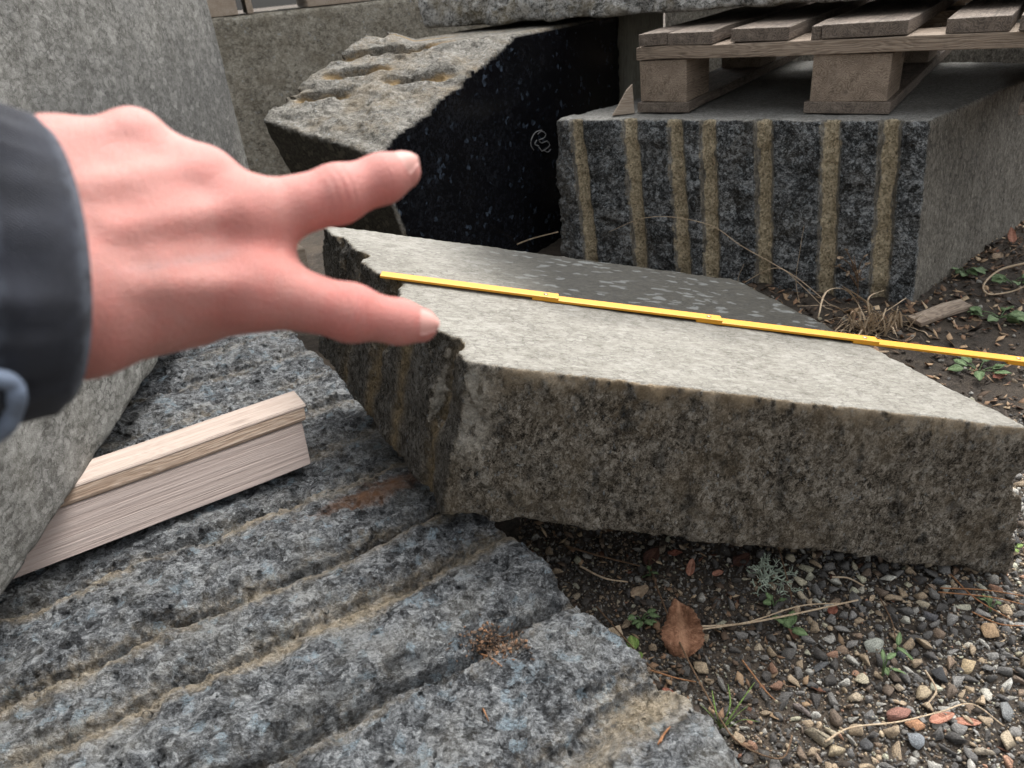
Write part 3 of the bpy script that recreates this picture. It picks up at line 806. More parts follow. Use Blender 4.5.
# small timbers on the wall block and a stone added on them to shade the gaps
ZW = wz + 0.003
for (a, bx, lab) in ((170, 236, 'greyish batten end on the wall block, beside the tall left block'), (246, 252, 'narrow pale batten end on the wall block, next to a dark gap'), (308, 371, 'pinkish timber end on the wall block, widest of the battens'), (392, 428, 'dull grey brown batten end on the wall block nearest the rough slab')):
    p0_, p1_ = [(lambda d: EYE + d * (((w0 - EYE) @ wn) / (d @ wn)))(sight(x_, 4, 1.0) - EYE) for x_ in (a, bx)]
    wdt = float(np.linalg.norm((p1_ - p0_)[:2])); cc = (p0_ + p1_) / 2; cc = cc - wn * 0.2
    o = board('timber_batten', (cc[0], cc[1], ZW + 0.045), (0.38, wdt, 0.09), -wn, wd_, M['pale_chip'] if a != 392 else M['pallet'], seed=a)
    tag(o, lab, 'batten', 'battens on the wall block')
st = Stone()
wc = (w0 + w1) / 2 - wn * 0.25
for n_, e_ in ((wn, 0.22), (-wn, 0.3), (wd_, 0.62), (-wd_, 0.75)): st.face(wc + n_ * e_, n_, 0.005)
st.face((0, 0, ZW + 0.092), (0, 0, -1), 0.004); st.face((0, 0, ZW + 0.42), (0, 0, 1), 0.005)
o = st.build('upper_stone', M['wall'], wc - np.array([1.1, 1.0, 0]) - np.array([0, 0, wc[2] - ZW - 0.06]), np.array([wc[0] + 1.1, wc[1] + 1.0, ZW + 0.46]), 0.02, k=0.02, scale=12, seed=71, maskfn=lambda V, N: np.zeros((len(V), 4)), origin=(wc[0], wc[1], ZW + 0.09))
tag(o, 'stone carried on battens above the wall block, dark beneath', 'stone block')

# ------------------------------------------------------------------ folding rule
M['yellow'] = plain('yellow_lacquer', (0.64, 0.285, 0.012), 0.42, 0.06, 40)
M['rivet'] = plain('hinge_metal', (0.45, 0.40, 0.30), 0.35, 0.1)
M['rivet'].node_tree.nodes['Principled BSDF'].inputs['Metallic'].default_value = 0.9
rl = empty('folding_ruler', tuple(SP)); tag(rl, 'yellow folding ruler laid straight across the tilted slab, past its edge', 'ruler'); bpy.context.view_layer.update()
def slab_pt(px, py, up=0.0):
    d = FW + RT * (px - 512) / FPX - UP * (py - 384) / FPX; p = SP + SN * up
    return EYE + d * (((p - EYE) @ SN) / (d @ SN))
h0, h3 = slab_pt(380, 277), slab_pt(863, 342.5)
rx = unit(h3 - h0); ry = unit(np.cross(SN, rx))
hx = [0.0, (slab_pt(545, 298) - h0) @ rx, (slab_pt(707, 320.5) - h0) @ rx, (h3 - h0) @ rx]
stp = hx[3] - hx[2]
hx += [hx[3] + stp, hx[3] + 2 * stp]
thk = 0.0032
for i in range(5):
    a = hx[i] - (0.016 if i else -0.001); b_ = hx[i + 1] + 0.016
    zl = 0.0016 + thk * (1.08 if i < 4 else 0.0) + (0.0012 if i < 3 else 0.0); zr = zl
    la = thk * 0.55 if i else thk * 0.9
    A = h0 + rx * a + SN * (zl - 0.0004 * i - (thk * 1.04 if i else 0) * 0.0 + la * 0.0)
    # every segment rests on the next one at its right end
    zA = 0.0018 + (0.0 if i else thk * 0.5) ; zB = 0.0018 + thk * 1.06
    A = h0 + rx * a + SN * zA; B = h0 + rx * b_ + SN * zB
    ax = unit(B - A)
    board('ruler_segment', tuple((A + B) / 2), (float(np.linalg.norm(B - A)), 0.0158, thk), ax, ry, M['yellow'], rl, wear=0.0, bevel=0.0007)
    if i:
        C_ = h0 + rx * hx[i] + SN * (0.0018 + thk * 1.6)
        V, F = tube([np.array([C_ + SN * t for t in (-0.0005, 0.0004)])], 0.0028, 10)
        mesh_obj('hinge_rivet', V, F, M['rivet'], rl)

# ------------------------------------------------------------------ ground
def ground_h(x, y, rough=True):
    x = np.atleast_1d(np.asarray(x, float)); y = np.atleast_1d(np.asarray(y, float))
    z = 0.034 * sstep(0.95, 1.55, 0.75 * y + 0.45 * x)
    z = z - 0.012 * sstep(0.34, 0.20, 0.869 * x + 0.495 * y - 0.05) 
    if rough:
        P = np.stack([x, y, np.zeros_like(x)], 1)
        near = (np.abs(x) < 4) & (np.abs(y) < 5)
        z = z + np.where(near, 1, 3) * (0.007 * fbm(P, 9, 3, 5) + 0.0035 * fbm(P, 60, 3, 6)) - 0.003
    return z
def spaced(a, b, fine0, fine1, step):
    left = fine0 - np.geomspace(0.03, fine0 - a, 26)[::-1] if a < fine0 else []
    right = fine1 + np.geomspace(0.03, b - fine1, 26)
    return np.concatenate([left, np.arange(fine0, fine1, step), right])
gx = spaced(-70, 70, -0.15, 1.75, 0.0065); gy = spaced(-70, 70, 0.25, 2.25, 0.0075)
GX, GY = np.meshgrid(gx, gy, indexing='ij')
GZ = ground_h(GX.ravel(), GY.ravel())
V = np.stack([GX.ravel(), GY.ravel(), GZ], 1)
nx_, ny_ = GX.shape
I = np.arange(nx_ * ny_).reshape(nx_, ny_)
F = np.stack([I[:-1, :-1].ravel(), I[1:, :-1].ravel(), I[1:, 1:].ravel(), I[:-1, 1:].ravel()], 1)
b = NB('soil')
o_ = b.vec(); n1 = b.noise(o_, 55, 7, 0.75); n2 = b.noise(o_, 420, 4, 0.7); n3 = b.noise(o_, 6, 4, 0.6)
c = b.ramp(b.math('ADD', b.math('MULTIPLY', n1, 0.6), b.math('MULTIPLY', n2, 0.4)), [(0.3, (0.016, 0.013, 0.010)), (0.5, (0.06, 0.047, 0.035)), (0.68, (0.16, 0.125, 0.09))])
c = b.mix(b.step(n3, 0.45, 0.7), c, b.mix(n2, (0.05, 0.04, 0.031), (0.17, 0.13, 0.092)))
M['soil'] = b.fin(c, 0.9, b.bump(b.math('ADD', n1, n2), 0.006))
gr = mesh_obj('ground', V, F, M['soil']); tag(gr, kind='structure')

# pebbles
b = NB('pebble')
ta = b.attr('tint'); o_ = b.vec()
sp = b.noise(o_, 700, 4, 0.75); sp2 = b.noise(o_, 160, 5, 0.7)
c = b.mix(b.step(sp, 0.35, 0.7), b.mix(1.0, ta.outputs['Color'], (0.55, 0.55, 0.55), 'MULTIPLY'), b.mix(1.0, ta.outputs['Color'], (1.35, 1.33, 1.30), 'MULTIPLY'))
c = b.mix(b.math('MULTIPLY', b.step(sp2, 0.58, 0.75), 0.3), c, (0.06, 0.05, 0.04))
M['pebble'] = b.fin(c, 0.72, b.bump(b.math('ADD', sp, sp2), 0.0015))

def ico(sub):
    bm = bmesh.new(); bmesh.ops.create_icosphere(bm, subdivisions=sub, radius=1.0)
    bm.verts.ensure_lookup_table()
    V = np.array([v.co for v in bm.verts]); F = np.array([[v.index for v in f.verts] for f in bm.faces]); bm.free()
    return V, F
def pebble_shape(sub, seed):
    V, F = ico(sub); r_ = np.random.default_rng(seed)
    n = r_.normal(size=(8, 3)); n /= np.linalg.norm(n, axis=1, keepdims=True); d = r_.uniform(0.5, 0.85, 8)
    dots = V @ n.T
    rr = np.where(dots > 0.05, d / np.maximum(dots, 0.05), 9).min(1)
    rr = np.minimum(rr, 1.3)
    W = V * rr[:, None] * (1 + 0.09 * fbm(V + seed, 2.2, 3, seed)[:, None])
    W *= np.array([1.0, r_.uniform(0.7, 0.95), r_.uniform(0.5, 0.75)])
    return W, F
def crushed_shape(seed):
    r_ = np.random.default_rng(seed); bm = bmesh.new()
    P_ = r_.normal(size=(11, 3)); P_ /= np.linalg.norm(P_, axis=1, keepdims=True); P_ *= r_.uniform(0.75, 1.15, (11, 1)) * np.array([1.05, r_.uniform(0.7, 0.95), r_.uniform(0.55, 0.8)])
    for p_ in P_: bm.verts.new(p_)
    g_ = bmesh.ops.convex_hull(bm, input=bm.verts)
    bmesh.ops.delete(bm, geom=[v for v in bm.verts if not v.link_faces], context='VERTS')
    bmesh.ops.bevel(bm, geom=list(bm.edges), offset=0.055, segments=1, affect='EDGES')
    bmesh.ops.triangulate(bm, faces=bm.faces); bmesh.ops.recalc_face_normals(bm, faces=bm.faces)
    bm.verts.ensure_lookup_table(); bm.verts.index_update()
    V_ = np.array([v.co for v in bm.verts]); F_ = np.array([[v.index for v in f.verts] for f in bm.faces]); bm.free()
    return V_, F_
PS1 = [crushed_shape(600 + i) for i in range(13)]
PS0 = [crushed_shape(700 + i) for i in range(8)] + [pebble_shape(1, 200 + i) for i in range(4)]
PALETTE = [((0.045, 0.047, 0.050), 0.22), ((0.10, 0.103, 0.105), 0.21), ((0.20, 0.20, 0.195), 0.13), ((0.38, 0.375, 0.345), 0.11), ((0.38, 0.295, 0.20), 0.14),
           ((0.54, 0.45, 0.33), 0.10), ((0.24, 0.175, 0.125), 0.06), ((0.12, 0.090, 0.068), 0.06), ((0.36, 0.20, 0.13), 0.012)]
pc = np.array([p[0] for p in PALETTE]); pw = np.array([p[1] for p in PALETTE]); pw /= pw.sum()
def rot_mats(n):
    q = rng.normal(size=(n, 4)); q[:, 1:3] *= 0.35; q /= np.linalg.norm(q, axis=1, keepdims=True)
    w, x, y, z = q.T
    return np.stack([np.stack([1 - 2 * (y * y + z * z), 2 * (x * y - z * w), 2 * (x * z + y * w)], 1), np.stack([2 * (x * y + z * w), 1 - 2 * (x * x + z * z), 2 * (y * z - x * w)], 1), np.stack([2 * (x * z - y * w), 2 * (y * z + x * w), 1 - 2 * (x * x + y * y)], 1)], 1)
def visible_ground(P):
    u = P[:, 0] * GU[0] + P[:, 1] * GU[1]; v = P[:, 0] * GV[0] + P[:, 1] * GV[1]
    rock = (u < 0.325) & (v < 1.6)
    blk = ((np.c_[P, np.zeros(len(P))] - fP) @ fN < -0.01) & (((np.c_[P, np.zeros(len(P))] - dFRb) @ unit(np.cross(dD, [0, 0, 1]))) < -0.01)
    q = np.c_[P, np.zeros(len(P))] - EYE; zc = q @ FW
    px = 512 + FPX * (q @ RT) / zc; py = 384 - FPX * (q @ UP) / zc
    return ~rock & ~blk & (px > 520) & (px < 1075) & (py < 830) & (py > 190)
def gravel_zone(P):
    """1 where the gravel lies clean and coarse (lower right), 0 where soil and litter prevail"""
    q = np.c_[P, np.zeros(len(P))] - EYE; zc = q @ FW
    n = fbm(np.c_[P, np.zeros(len(P))], 10, 3, 91)
    return sstep(0.16, 0.34, P[:, 0] - 0.25 * (P[:, 1] - 0.5) + 0.05 * n) * sstep(1.05, 0.80, P[:, 1] + 0.1 * n)
# individually set stones: pixel, radius in mm, colour, label
NOTED = [((870, 263 + 0), 0, 0, '')]
NOTED = [
 ((874, 645), 15, (0.38, 0.40, 0.35), 'pale greenish grey flat pebble, largest light stone in the gravel'),
 ((900, 712), 17, (0.33, 0.165, 0.125), 'flat brick red stone lying in the gravel'),
 ((972, 660), 13, (0.50, 0.39, 0.24), 'cream rounded pebble in the gravel, a small white one touching it'),
 ((970, 640), 6, (0.62, 0.58, 0.49), 'small white pebble resting against the cream rounded one'),
 ((904, 588), 11, (0.47, 0.36, 0.24), 'buff pebble near the bottom edge of the slab, beside a grey one'),
 ((930, 612), 10, (0.15, 0.15, 0.16), 'slate grey pebble between buff stones under the slab corner'),
 ((862, 588), 6, (0.58, 0.54, 0.45), 'small round off white pebble at the end of a straw stem'),
 ((992, 628), 13, (0.42, 0.29, 0.17), 'orange tan lumpy stone near the right gravel edge'),
 ((818, 735), 14, (0.30, 0.26, 0.19), 'brown speckled pebble low in the gravel, left of the red stone'),
 ((838, 750), 12, (0.40, 0.33, 0.22), 'tan pebble at the lower picture edge beside the brown speckled one'),
 ((802, 706), 10, (0.20, 0.17, 0.155), 'mauve grey smooth pebble beside the grass shoots'),
 ((918, 738), 12, (0.22, 0.24, 0.26), 'blue grey angular chip below the red stone'),
 ((990, 690), 9, (0.56, 0.54, 0.47), 'white egg shaped pebble among dark gravel'),
 ((1010, 712), 14, (0.22, 0.23, 0.23), 'grey blue flat stone near the right picture edge'),
 ((1006, 738), 13, (0.42, 0.35, 0.25), 'sandy rough stone in the lower right corner'),
 ((900, 648), 8, (0.10, 0.10, 0.11), 'dark square pebble left of the greenish grey flat one'),
 ((938, 672), 13, (0.045, 0.047, 0.05), 'black blocky stone below the greenish grey flat one'),
 ((820, 662), 10, (0.12, 0.125, 0.13), 'charcoal pebble standing on edge near the long straw'),
 ((772, 648), 8, (0.34, 0.26, 0.17), 'tan half buried pebble on the dark soil'),
 ((924, 690), 12, (0.42, 0.34, 0.23), 'pale tan round pebble above the red stone'),
 ((916, 722), 9, (0.45, 0.24, 0.13), 'orange brown pebble touching the lower side of the red stone'),
 ((956, 568), 8, (0.26, 0.17, 0.11), 'brown pebble half under the right end of the slab'),
 ((940, 580), 10, (0.13, 0.14, 0.15), 'blue grey round pebble at the slab foot'),
 ((985, 752), 10, (0.30, 0.26, 0.20), 'dull brown pebble at the bottom picture edge, right of the blue chip'),
 ((868, 742), 9, (0.09, 0.092, 0.095), 'dark grey pebble between the red stone and the tan pebbles'),
]
noted_pos = []
for i, ((px, py), r, colr, lab) in enumerate(NOTED):
    c_ = ground_at(px, py, 0.004); noted_pos.append((c_[0], c_[1], r / 1000))
    W, F = PS1[i % 13]; rz = rng.uniform(0, 6.28)
    Rz = np.array([[math.cos(rz), -math.sin(rz), 0], [math.sin(rz), math.cos(rz), 0], [0, 0, 1]])
    zz = float(ground_h(c_[0], c_[1])[0]) + 0.45 * 0.6 * r / 1000
    o = mesh_obj('pebble', (W * r / 1000) @ Rz.T + np.array([c_[0], c_[1], zz]), F, M['pebble'], smooth=False, origin=(c_[0], c_[1], zz),
                 attr={'tint': np.tile([*colr, 1], (len(W), 1))})
    tag(o, lab, 'pebble', 'noticeable pebbles in the gravel')

def scatter(n, r0, r1, zone, protos, taken=None, tone=1.0, lift=(0.0, 0.5), region=((-0.05, 1.75), (0.28, 2.3))):
    P = np.c_[rng.uniform(*region[0], n), rng.uniform(*region[1], n)]
    ok = visible_ground(P); g = gravel_zone(P)
    ok &= rng.uniform(size=n) < zone(g, P)
    P = P[ok]; n = len(P)
    r = r0 * (r1 / r0) ** (rng.uniform(size=n) ** 1.6)
    if taken is not None:
        order = np.argsort(-r); P = P[order]; r = r[order]; keep = []
        cells = {}
        for (x, y, q) in taken: cells.setdefault((int(x / 0.05), int(y / 0.05)), []).append((x, y, q))
        for i in range(n):
            x, y = P[i]; cx, cy = int(x / 0.05), int(y / 0.05); good = True
            for ax in (-1, 0, 1):
                for ay in (-1, 0, 1):
                    for (a, b_, q) in cells.get((cx + ax, cy + ay), ()):
                        if (a - x) ** 2 + (b_ - y) ** 2 < (0.70 * (q + r[i])) ** 2: good = False; break
                    if not good: break
                if not good: break
            if good: keep.append(i); cells.setdefault((cx, cy), []).append((x, y, r[i])); taken.append((x, y, r[i]))
        P = P[keep]; r = r[keep]; n = len(P)
    if n == 0: return [], [], []
    z = ground_h(P[:, 0], P[:, 1]) + r * rng.uniform(*lift, n)
    rm = rot_mats(n); ci = rng.choice(len(pc), n, p=pw)
    g = gravel_zone(P)
    colr = pc[ci] * rng.uniform(0.75, 1.25, (n, 1)) * tone
    colr = (0.80 * np.minimum(colr * 1.35, 0.62) + 0.20 * np.array([0.20, 0.165, 0.125])) * (0.65 + 0.35 * g)[:, None] + (1 - g)[:, None] * np.array([0.012, 0.008, 0.004])
    VV, FF, CC = [], [], []; base = 0; pi = rng.integers(0, len(protos), n)
    for k in range(len(protos)):
        m = np.nonzero(pi == k)[0]; W, F = protos[k]
        if not len(m): continue
        X = np.einsum('nij,vj->nvi', rm[m], W) * r[m][:, None, None] + np.stack([P[m, 0], P[m, 1], z[m]], 1)[:, None]
        VV.append(X.reshape(-1, 3)); CC.append(np.repeat(np.c_[colr[m], np.ones(len(m))], len(W), 0))
        FF.append((F[None] + base + (np.arange(len(m)) * len(W))[:, None, None]).reshape(-1, 3)); base += len(m) * len(W)
    return VV, FF, CC, base
taken = list(noted_pos)
parts_ = [scatter(26000, 0.0042, 0.0105, lambda g, P: 0.10 + 0.9 * g, PS1, taken, region=((0.0, 0.8), (0.3, 0.95))),
          scatter(110000, 0.0018, 0.0044, lambda g, P: 0.35 + 0.65 * g, PS0, taken, region=((-0.05, 0.85), (0.3, 1.0))),
          scatter(7000, 0.0030, 0.0085, lambda g, P: 0.30 + 0.2 * g, PS0, taken, region=((0.35, 1.75), (0.75, 2.3))),
          scatter(45000, 0.0010, 0.0021, lambda g, P: 0.5 + 0.2 * g, [pebble_shape(1, 230 + i) for i in range(4)], None, lift=(0, 1.5), region=((-0.05, 0.7), (0.3, 0.9)))]
VV, FF, CC = [], [], []; base = 0
for q in parts_:
    if len(q) == 4:
        VV += q[0]; FF += [f + base for f in q[1]]; CC += q[2]; base += q[3]
gv = mesh_obj('gravel', np.concatenate(VV), np.concatenate(FF), M['pebble'], smooth=False, attr={'tint': np.concatenate(CC)})
tag(gv, 'mixed grey, tan and black gravel covering the soil around the stones', 'gravel', kind='stuff')

# litter: bits of bark, leaf and needle on the soil
b = NB('litter'); ta = b.attr('tint'); nn = b.noise(b.vec(), 300, 4, 0.7)
M['litter'] = b.fin(b.mix(1.0, ta.outputs['Color'], b.mix(nn, (0.55, 0.55, 0.55), (1.4, 1.4, 1.4)), 'MULTIPLY'), 0.85, b.bump(nn, 0.001))
n = 15000
P = np.c_[rng.uniform(-0.05, 1.75, n), rng.uniform(0.3, 2.3, n)]
ok = visible_ground(P) & (rng.uniform(size=n) < 1.0 - 0.88 * gravel_zone(P)); P = P[ok]; n = len(P)
z = ground_h(P[:, 0], P[:, 1]) + rng.uniform(0.0005, 0.006, n)
far = sstep(0.8, 1.3, P[:, 1])
L = rng.uniform(0.002, 0.008, n) * (1 + 0.5 * far); Wd = L * rng.uniform(0.15, 0.8, n)
ang = rng.uniform(0, 6.28, n); tilt = rng.normal(0, 0.45, (n, 2))
ax = np.stack([np.cos(ang), np.sin(ang), tilt[:, 0]], 1); ay = np.stack([-np.sin(ang), np.cos(ang), tilt[:, 1]], 1)
cpos = np.c_[P, z]
quad = np.stack([cpos - ax * L[:, None] - ay * Wd[:, None] * 0.6, cpos + ax * L[:, None] * 0.2 - ay * Wd[:, None], cpos + ax * L[:, None], cpos + ay * Wd[:, None] + ax * (L * 0.1)[:, None]], 1)
up_ = np.array([0, 0, 0.0007])
V = np.concatenate([quad, quad - up_], 1).reshape(-1, 3)
base = np.arange(n)[:, None] * 8
F = np.concatenate([base + np.array([[0, 1, 2, 3]]), base + np.array([[7, 6, 5, 4]])] + [base + np.array([[i, i + 4, (i + 1) % 4 + 4, (i + 1) % 4]]) for i in range(4)])
lc = np.array([(0.06, 0.04, 0.026), (0.03, 0.022, 0.016), (0.14, 0.085, 0.05), (0.22, 0.15, 0.09), (0.33, 0.25, 0.16), (0.10, 0.045, 0.026)])
ci = rng.choice(6, n, p=[0.3, 0.28, 0.17, 0.13, 0.06, 0.06])
C_ = 1.35 * lc[ci] * rng.uniform(0.7, 1.3, (n, 1)) * (1 + 0.35 * far[:, None])
o = mesh_obj('leaf_litter', V, F, M['litter'], smooth=False, attr={'tint': np.repeat(np.c_[C_, np.ones(n)], 8, 0)})
tag(o, 'crumbled dark leaf and bark litter on the soil between the stones', 'litter', kind='stuff')

# ------------------------------------------------------------------ leaves, weeds, straw
from mathutils.bvhtree import BVHTree
bpy.context.view_layer.update()
def bvh_of(o):
    me = o.data; off = np.array(o.matrix_world.translation)
    return BVHTree.FromPolygons([tuple(np.array(v.co) + off) for v in me.vertices], [tuple(p.vertices) for p in me.polygons])
bv_rock = bvh_of(grooved); bv_slab = bvh_of(slab)
def on_solid(px, py, tree, lift=0.0015):
    d = unit(FW + RT * (px - 512) / FPX - UP * (py - 384) / FPX)
    h_ = tree.ray_cast(Vector(EYE), Vector(d))
    return np.array(h_[0]) + np.array([0, 0, lift])
def on_soil(px, py, lift=0.003):
    p = ground_at(px, py, 0.0)
    for _ in range(3):
        p = ground_at(px, py, float(ground_h(p[0], p[1])[0]) + lift)
    return p

def leaf_mat(name, dark, mid, light, rough=0.75):
    b = NB(name); uv = b.attr('mask'); s3 = b.sep(uv.outputs['Color']); n1 = b.noise(b.vec(), 160, 5, 0.7); n2 = b.noise(b.vec(), 700, 3, 0.7)
    c = b.ramp(b.math('ADD', b.math('MULTIPLY', n1, 0.65), b.math('MULTIPLY', n2, 0.35)), [(0.32, dark), (0.5, mid), (0.68, light)])
    c = b.mix(b.math('MULTIPLY', s3[0], 0.6), c, tuple(min(1, x * 1.25) for x in light))
    b.b.inputs['Transmission Weight'].default_value = 0.0
    return b.fin(c, rough, b.bump(b.math('ADD', n1, b.math('MULTIPLY', n2, 0.4)), 0.004))
M['leaf_brown'] = leaf_mat('leaf_brown', (0.10, 0.042, 0.02), (0.25, 0.115, 0.06), (0.44, 0.25, 0.15))
M['leaf_red'] = leaf_mat('leaf_red', (0.12, 0.035, 0.02), (0.23, 0.075, 0.045), (0.34, 0.14, 0.09))
M['leaf_salmon'] = leaf_mat('leaf_salmon', (0.30, 0.12, 0.07), (0.45, 0.20, 0.13), (0.55, 0.30, 0.21))
M['leaf_tan'] = leaf_mat('leaf_tan', (0.18, 0.12, 0.07), (0.32, 0.23, 0.15), (0.45, 0.35, 0.24))
M['leaf_dark'] = leaf_mat('leaf_dark', (0.035, 0.015, 0.010), (0.075, 0.03, 0.02), (0.13, 0.06, 0.035))
M['leaf_green'] = leaf_mat('leaf_green', (0.055, 0.095, 0.035), (0.11, 0.18, 0.07), (0.20, 0.28, 0.13), 0.6)
M['leaf_grass'] = leaf_mat('leaf_grass', (0.07, 0.13, 0.025), (0.15, 0.25, 0.05), (0.30, 0.38, 0.12), 0.55)
M['lichen'] = leaf_mat('lichen_grey_green', (0.30, 0.37, 0.27), (0.48, 0.56, 0.44), (0.65, 0.71, 0.60), 0.9)
M['straw'] = leaf_mat('straw', (0.40, 0.28, 0.17), (0.60, 0.46, 0.31), (0.74, 0.62, 0.45), 0.7)
M['straw_dark'] = leaf_mat('straw_dark', (0.07, 0.04, 0.022), (0.15, 0.09, 0.05), (0.25, 0.16, 0.09), 0.8)
M['needle'] = leaf_mat('needle', (0.20, 0.085, 0.035), (0.34, 0.16, 0.07), (0.46, 0.25, 0.12), 0.7)

def leaf_geo(L, W, curl, fold, seed, serr=0.0, nu=15, nv=7, wav=0.1):
    r_ = np.random.default_rng(seed); V = []; mk = []
    for i in range(nu):
        t = i / (nu - 1)
        w = W * 0.5 * (math.sin(math.pi * min(1, t * 0.96 + 0.02)) ** 0.62) * (1.12 - 0.5 * t)
        if serr: w *= 1 + serr * (1 if i % 2 else -1)
        for j in range(nv):
            v = j / (nv - 1) * 2 - 1
            z = fold * abs(v) ** 1.5 * w + curl * L * ((t - 0.5) ** 2 - 0.05) + wav * W * math.sin(t * 9 + seed) * v * 0.5
            V.append((t * L - L / 2, v * w, z)); mk.append((math.exp(-(v / 0.13) ** 2), 0, 0, 1))
    V = np.array(V); V[:, 2] += 0.07 * W * fbm(V / max(L, 1e-6) * 1.0 + seed, 5, 2, seed)
    n_ = len(V); th = np.array([0, 0, 0.0004])
    F = []
    for i in range(nu - 1):
        for j in range(nv - 1): F.append((i * nv + j, (i + 1) * nv + j, (i + 1) * nv + j + 1, i * nv + j + 1))
    F2 = [tuple(n_ + k for k in f[::-1]) for f in F]
    rim = [j for j in range(nv)] + [i * nv + nv - 1 for i in range(1, nu)] + [(nu - 1) * nv + j for j in range(nv - 2, -1, -1)] + [i * nv for i in range(nu - 2, 0, -1)]
    F3 = [(rim[k], rim[(k + 1) % len(rim)], rim[(k + 1) % len(rim)] + n_, rim[k] + n_) for k in range(len(rim))]
    return np.concatenate([V, V - th]), F + F2 + F3, np.array(mk + mk)
def place(V, c, yaw, pitch=0.0, roll=0.0):
    m_ = np.array((Matrix.Rotation(yaw, 3, 'Z') @ Matrix.Rotation(pitch, 3, 'Y') @ Matrix.Rotation(roll, 3, 'X')))
    return V @ m_.T + c
LEAVES = [((682, 630), 66, 52, 1.50, 0.50, 0.25, 'leaf_brown', 0.045, 'large crinkled brown leaf propped up on the dark soil', 0.34),
 ((640, 592), 25, 19, 0.4, 0.15, 0.2, 'leaf_tan', 0.0, 'dull tan leaf under the slab, left of the small orange one', 0.0),
 ((691, 567), 23, 13, 1.1, 0.5, 0.1, 'leaf_salmon', 0.0, 'small orange brown leaf standing in the shade below the slab', 0.0),
 ((718, 573), 15, 10, 0.2, 0.1, 0.0, 'leaf_salmon', 0.0, 'tiny salmon pink leaf scrap beside the grey green lichen', 0.0),
 ((652, 556), 30, 22, 0.8, 0.3, 0.2, 'leaf_dark', 0.0, 'dark brown leaf deep in the shade under the slab edge', 0.0),
 ((675, 553), 20, 11, -0.3, 0.2, 0.1, 'leaf_red', 0.0, 'dark red leaf curled under the slab edge', 0.0),
 ((671, 703), 32, 25, 1.9, 0.45, 0.3, 'leaf_red', 0.0, 'reddish brown oval leaf tucked against the grooved stone', 0.0),
 ((742, 560), 26, 20, 0.5, 0.2, 0.2, 'leaf_dark', 0.0, 'dark brown leaf in the shade just left of the lichen', 0.0),
 ((942, 718), 26, 12, 0.15, 0.1, 0.2, 'leaf_salmon', 0.0, 'salmon leaf scrap to the right of the red stone, under a straw', 0.0),
 ((968, 722), 24, 10, -0.2, 0.0, 0.1, 'leaf_salmon', 0.0, 'second salmon leaf scrap, further right beside the white pebbles', 0.0),
 ((833, 610), 14, 12, 0.6, 0.2, 0.1, 'leaf_red', 0.0, 'small red brown leaf scrap beside the slate grey pebble', 0.0),
 ((998, 256), 34, 24, 0.7, 0.15, 0.2, 'leaf_tan', 0.0, 'pale tan dry leaf on the soil behind the weeds near the drilled block', 0.0),
 ((1012, 236), 48, 20, 1.2, 0.5, 0.4, 'leaf_salmon', 0.0, 'curled orange brown leaf beside the drilled block at the picture edge', 0.0),
 ((1000, 376), 26, 15, 0.2, 0.1, 0.2, 'leaf_red', 0.0, 'red brown leaf scrap under the far end of the ruler', 0.0),
 ((880, 352), 30, 9, -0.2, 0.05, 0.1, 'leaf_tan', 0.0, 'narrow pale leaf strip under the dry grass clump', 0.0)]
for i, ((px, py), L, W, yaw, pitch, curl, mt, serr, lab, wav) in enumerate(LEAVES):
    V, F, mk = leaf_geo(L / 1000, W / 1000, curl, 0.25, 300 + i, serr, nu=23 if serr else 13, wav=0.12 + wav)
    c = on_soil(px, py, 0.005 + 0.35 * L / 1000 * math.sin(pitch))
    o = mesh_obj('fallen_leaf', place(V, c, yaw, -pitch, -0.15 if pitch > 0.4 else 0.1), F, M[mt], origin=tuple(c), attr={'mask': mk})
    tag(o, lab, 'leaf', 'fallen leaves on the soil')
# bark strip and small chip
c = on_soil(940, 313, 0.012)
o = board('bark_strip', tuple(c), (0.125, 0.032, 0.010), unit([0.9, 0.30, 0.05]), (-0.3, 0.9, 0.2), M['pallet_warm'], seed=200, wear=0.004, bevel=0.003)
tag(o, 'flat grey brown piece of bark lying by the foot of the drilled block', 'bark')
c = on_soil(614, 633, 0.006)
o = board('wood_chip', tuple(c), (0.020, 0.013, 0.005), unit([0.9, 0.1, 0.1]), (-0.1, 0.9, 0.25), M['straw'], seed=210, wear=0.001, bevel=0.001)
tag(o, 'small yellowish wood chip on the soil next to the grooved stone', 'wood chip')

def stem_thing(name, paths, rad, mat, lab, cat, group=None, sides=5):
    V, F = tube(paths, rad, sides)
    o = mesh_obj(name, V, F, M[mat], origin=tuple(paths[0][0]), attr={'mask': np.tile([0, 0, 0, 1], (len(V), 1))})
    return tag(o, lab, cat, group)
def soil_path(pts, lifts, n=30, tree=None):
    return smooth_path([on_soil(x, y, l) for (x, y), l in zip(pts, lifts)], n)
def taper(n, r0, r1): return np.linspace(r0, r1, n)
G_ = 'dry stems on the soil'
def one(name, pts, lifts, r0, r1, mat, lab, cat='stem'):
    p = soil_path(pts, lifts); stem_thing(name, [p], [taper(len(p), r0, r1)], mat, lab, cat, G_)
one('twig', [(648, 560), (656, 585), (672, 625), (690, 664), (722, 722), (742, 745), (772, 758), (786, 755), (792, 735)], [0.006, 0.012, 0.012, 0.014, 0.010, 0.008, 0.008, 0.010, 0.02], 0.0013, 0.0008, 'straw_dark', 'long brown stem running past the large brown leaf to the picture bottom')
one('straw', [(694, 627), (740, 624), (790, 615), (858, 600)], [0.010, 0.012, 0.014, 0.014], 0.0015, 0.0010, 'straw', 'straight pale straw pointing from the large leaf to the right')
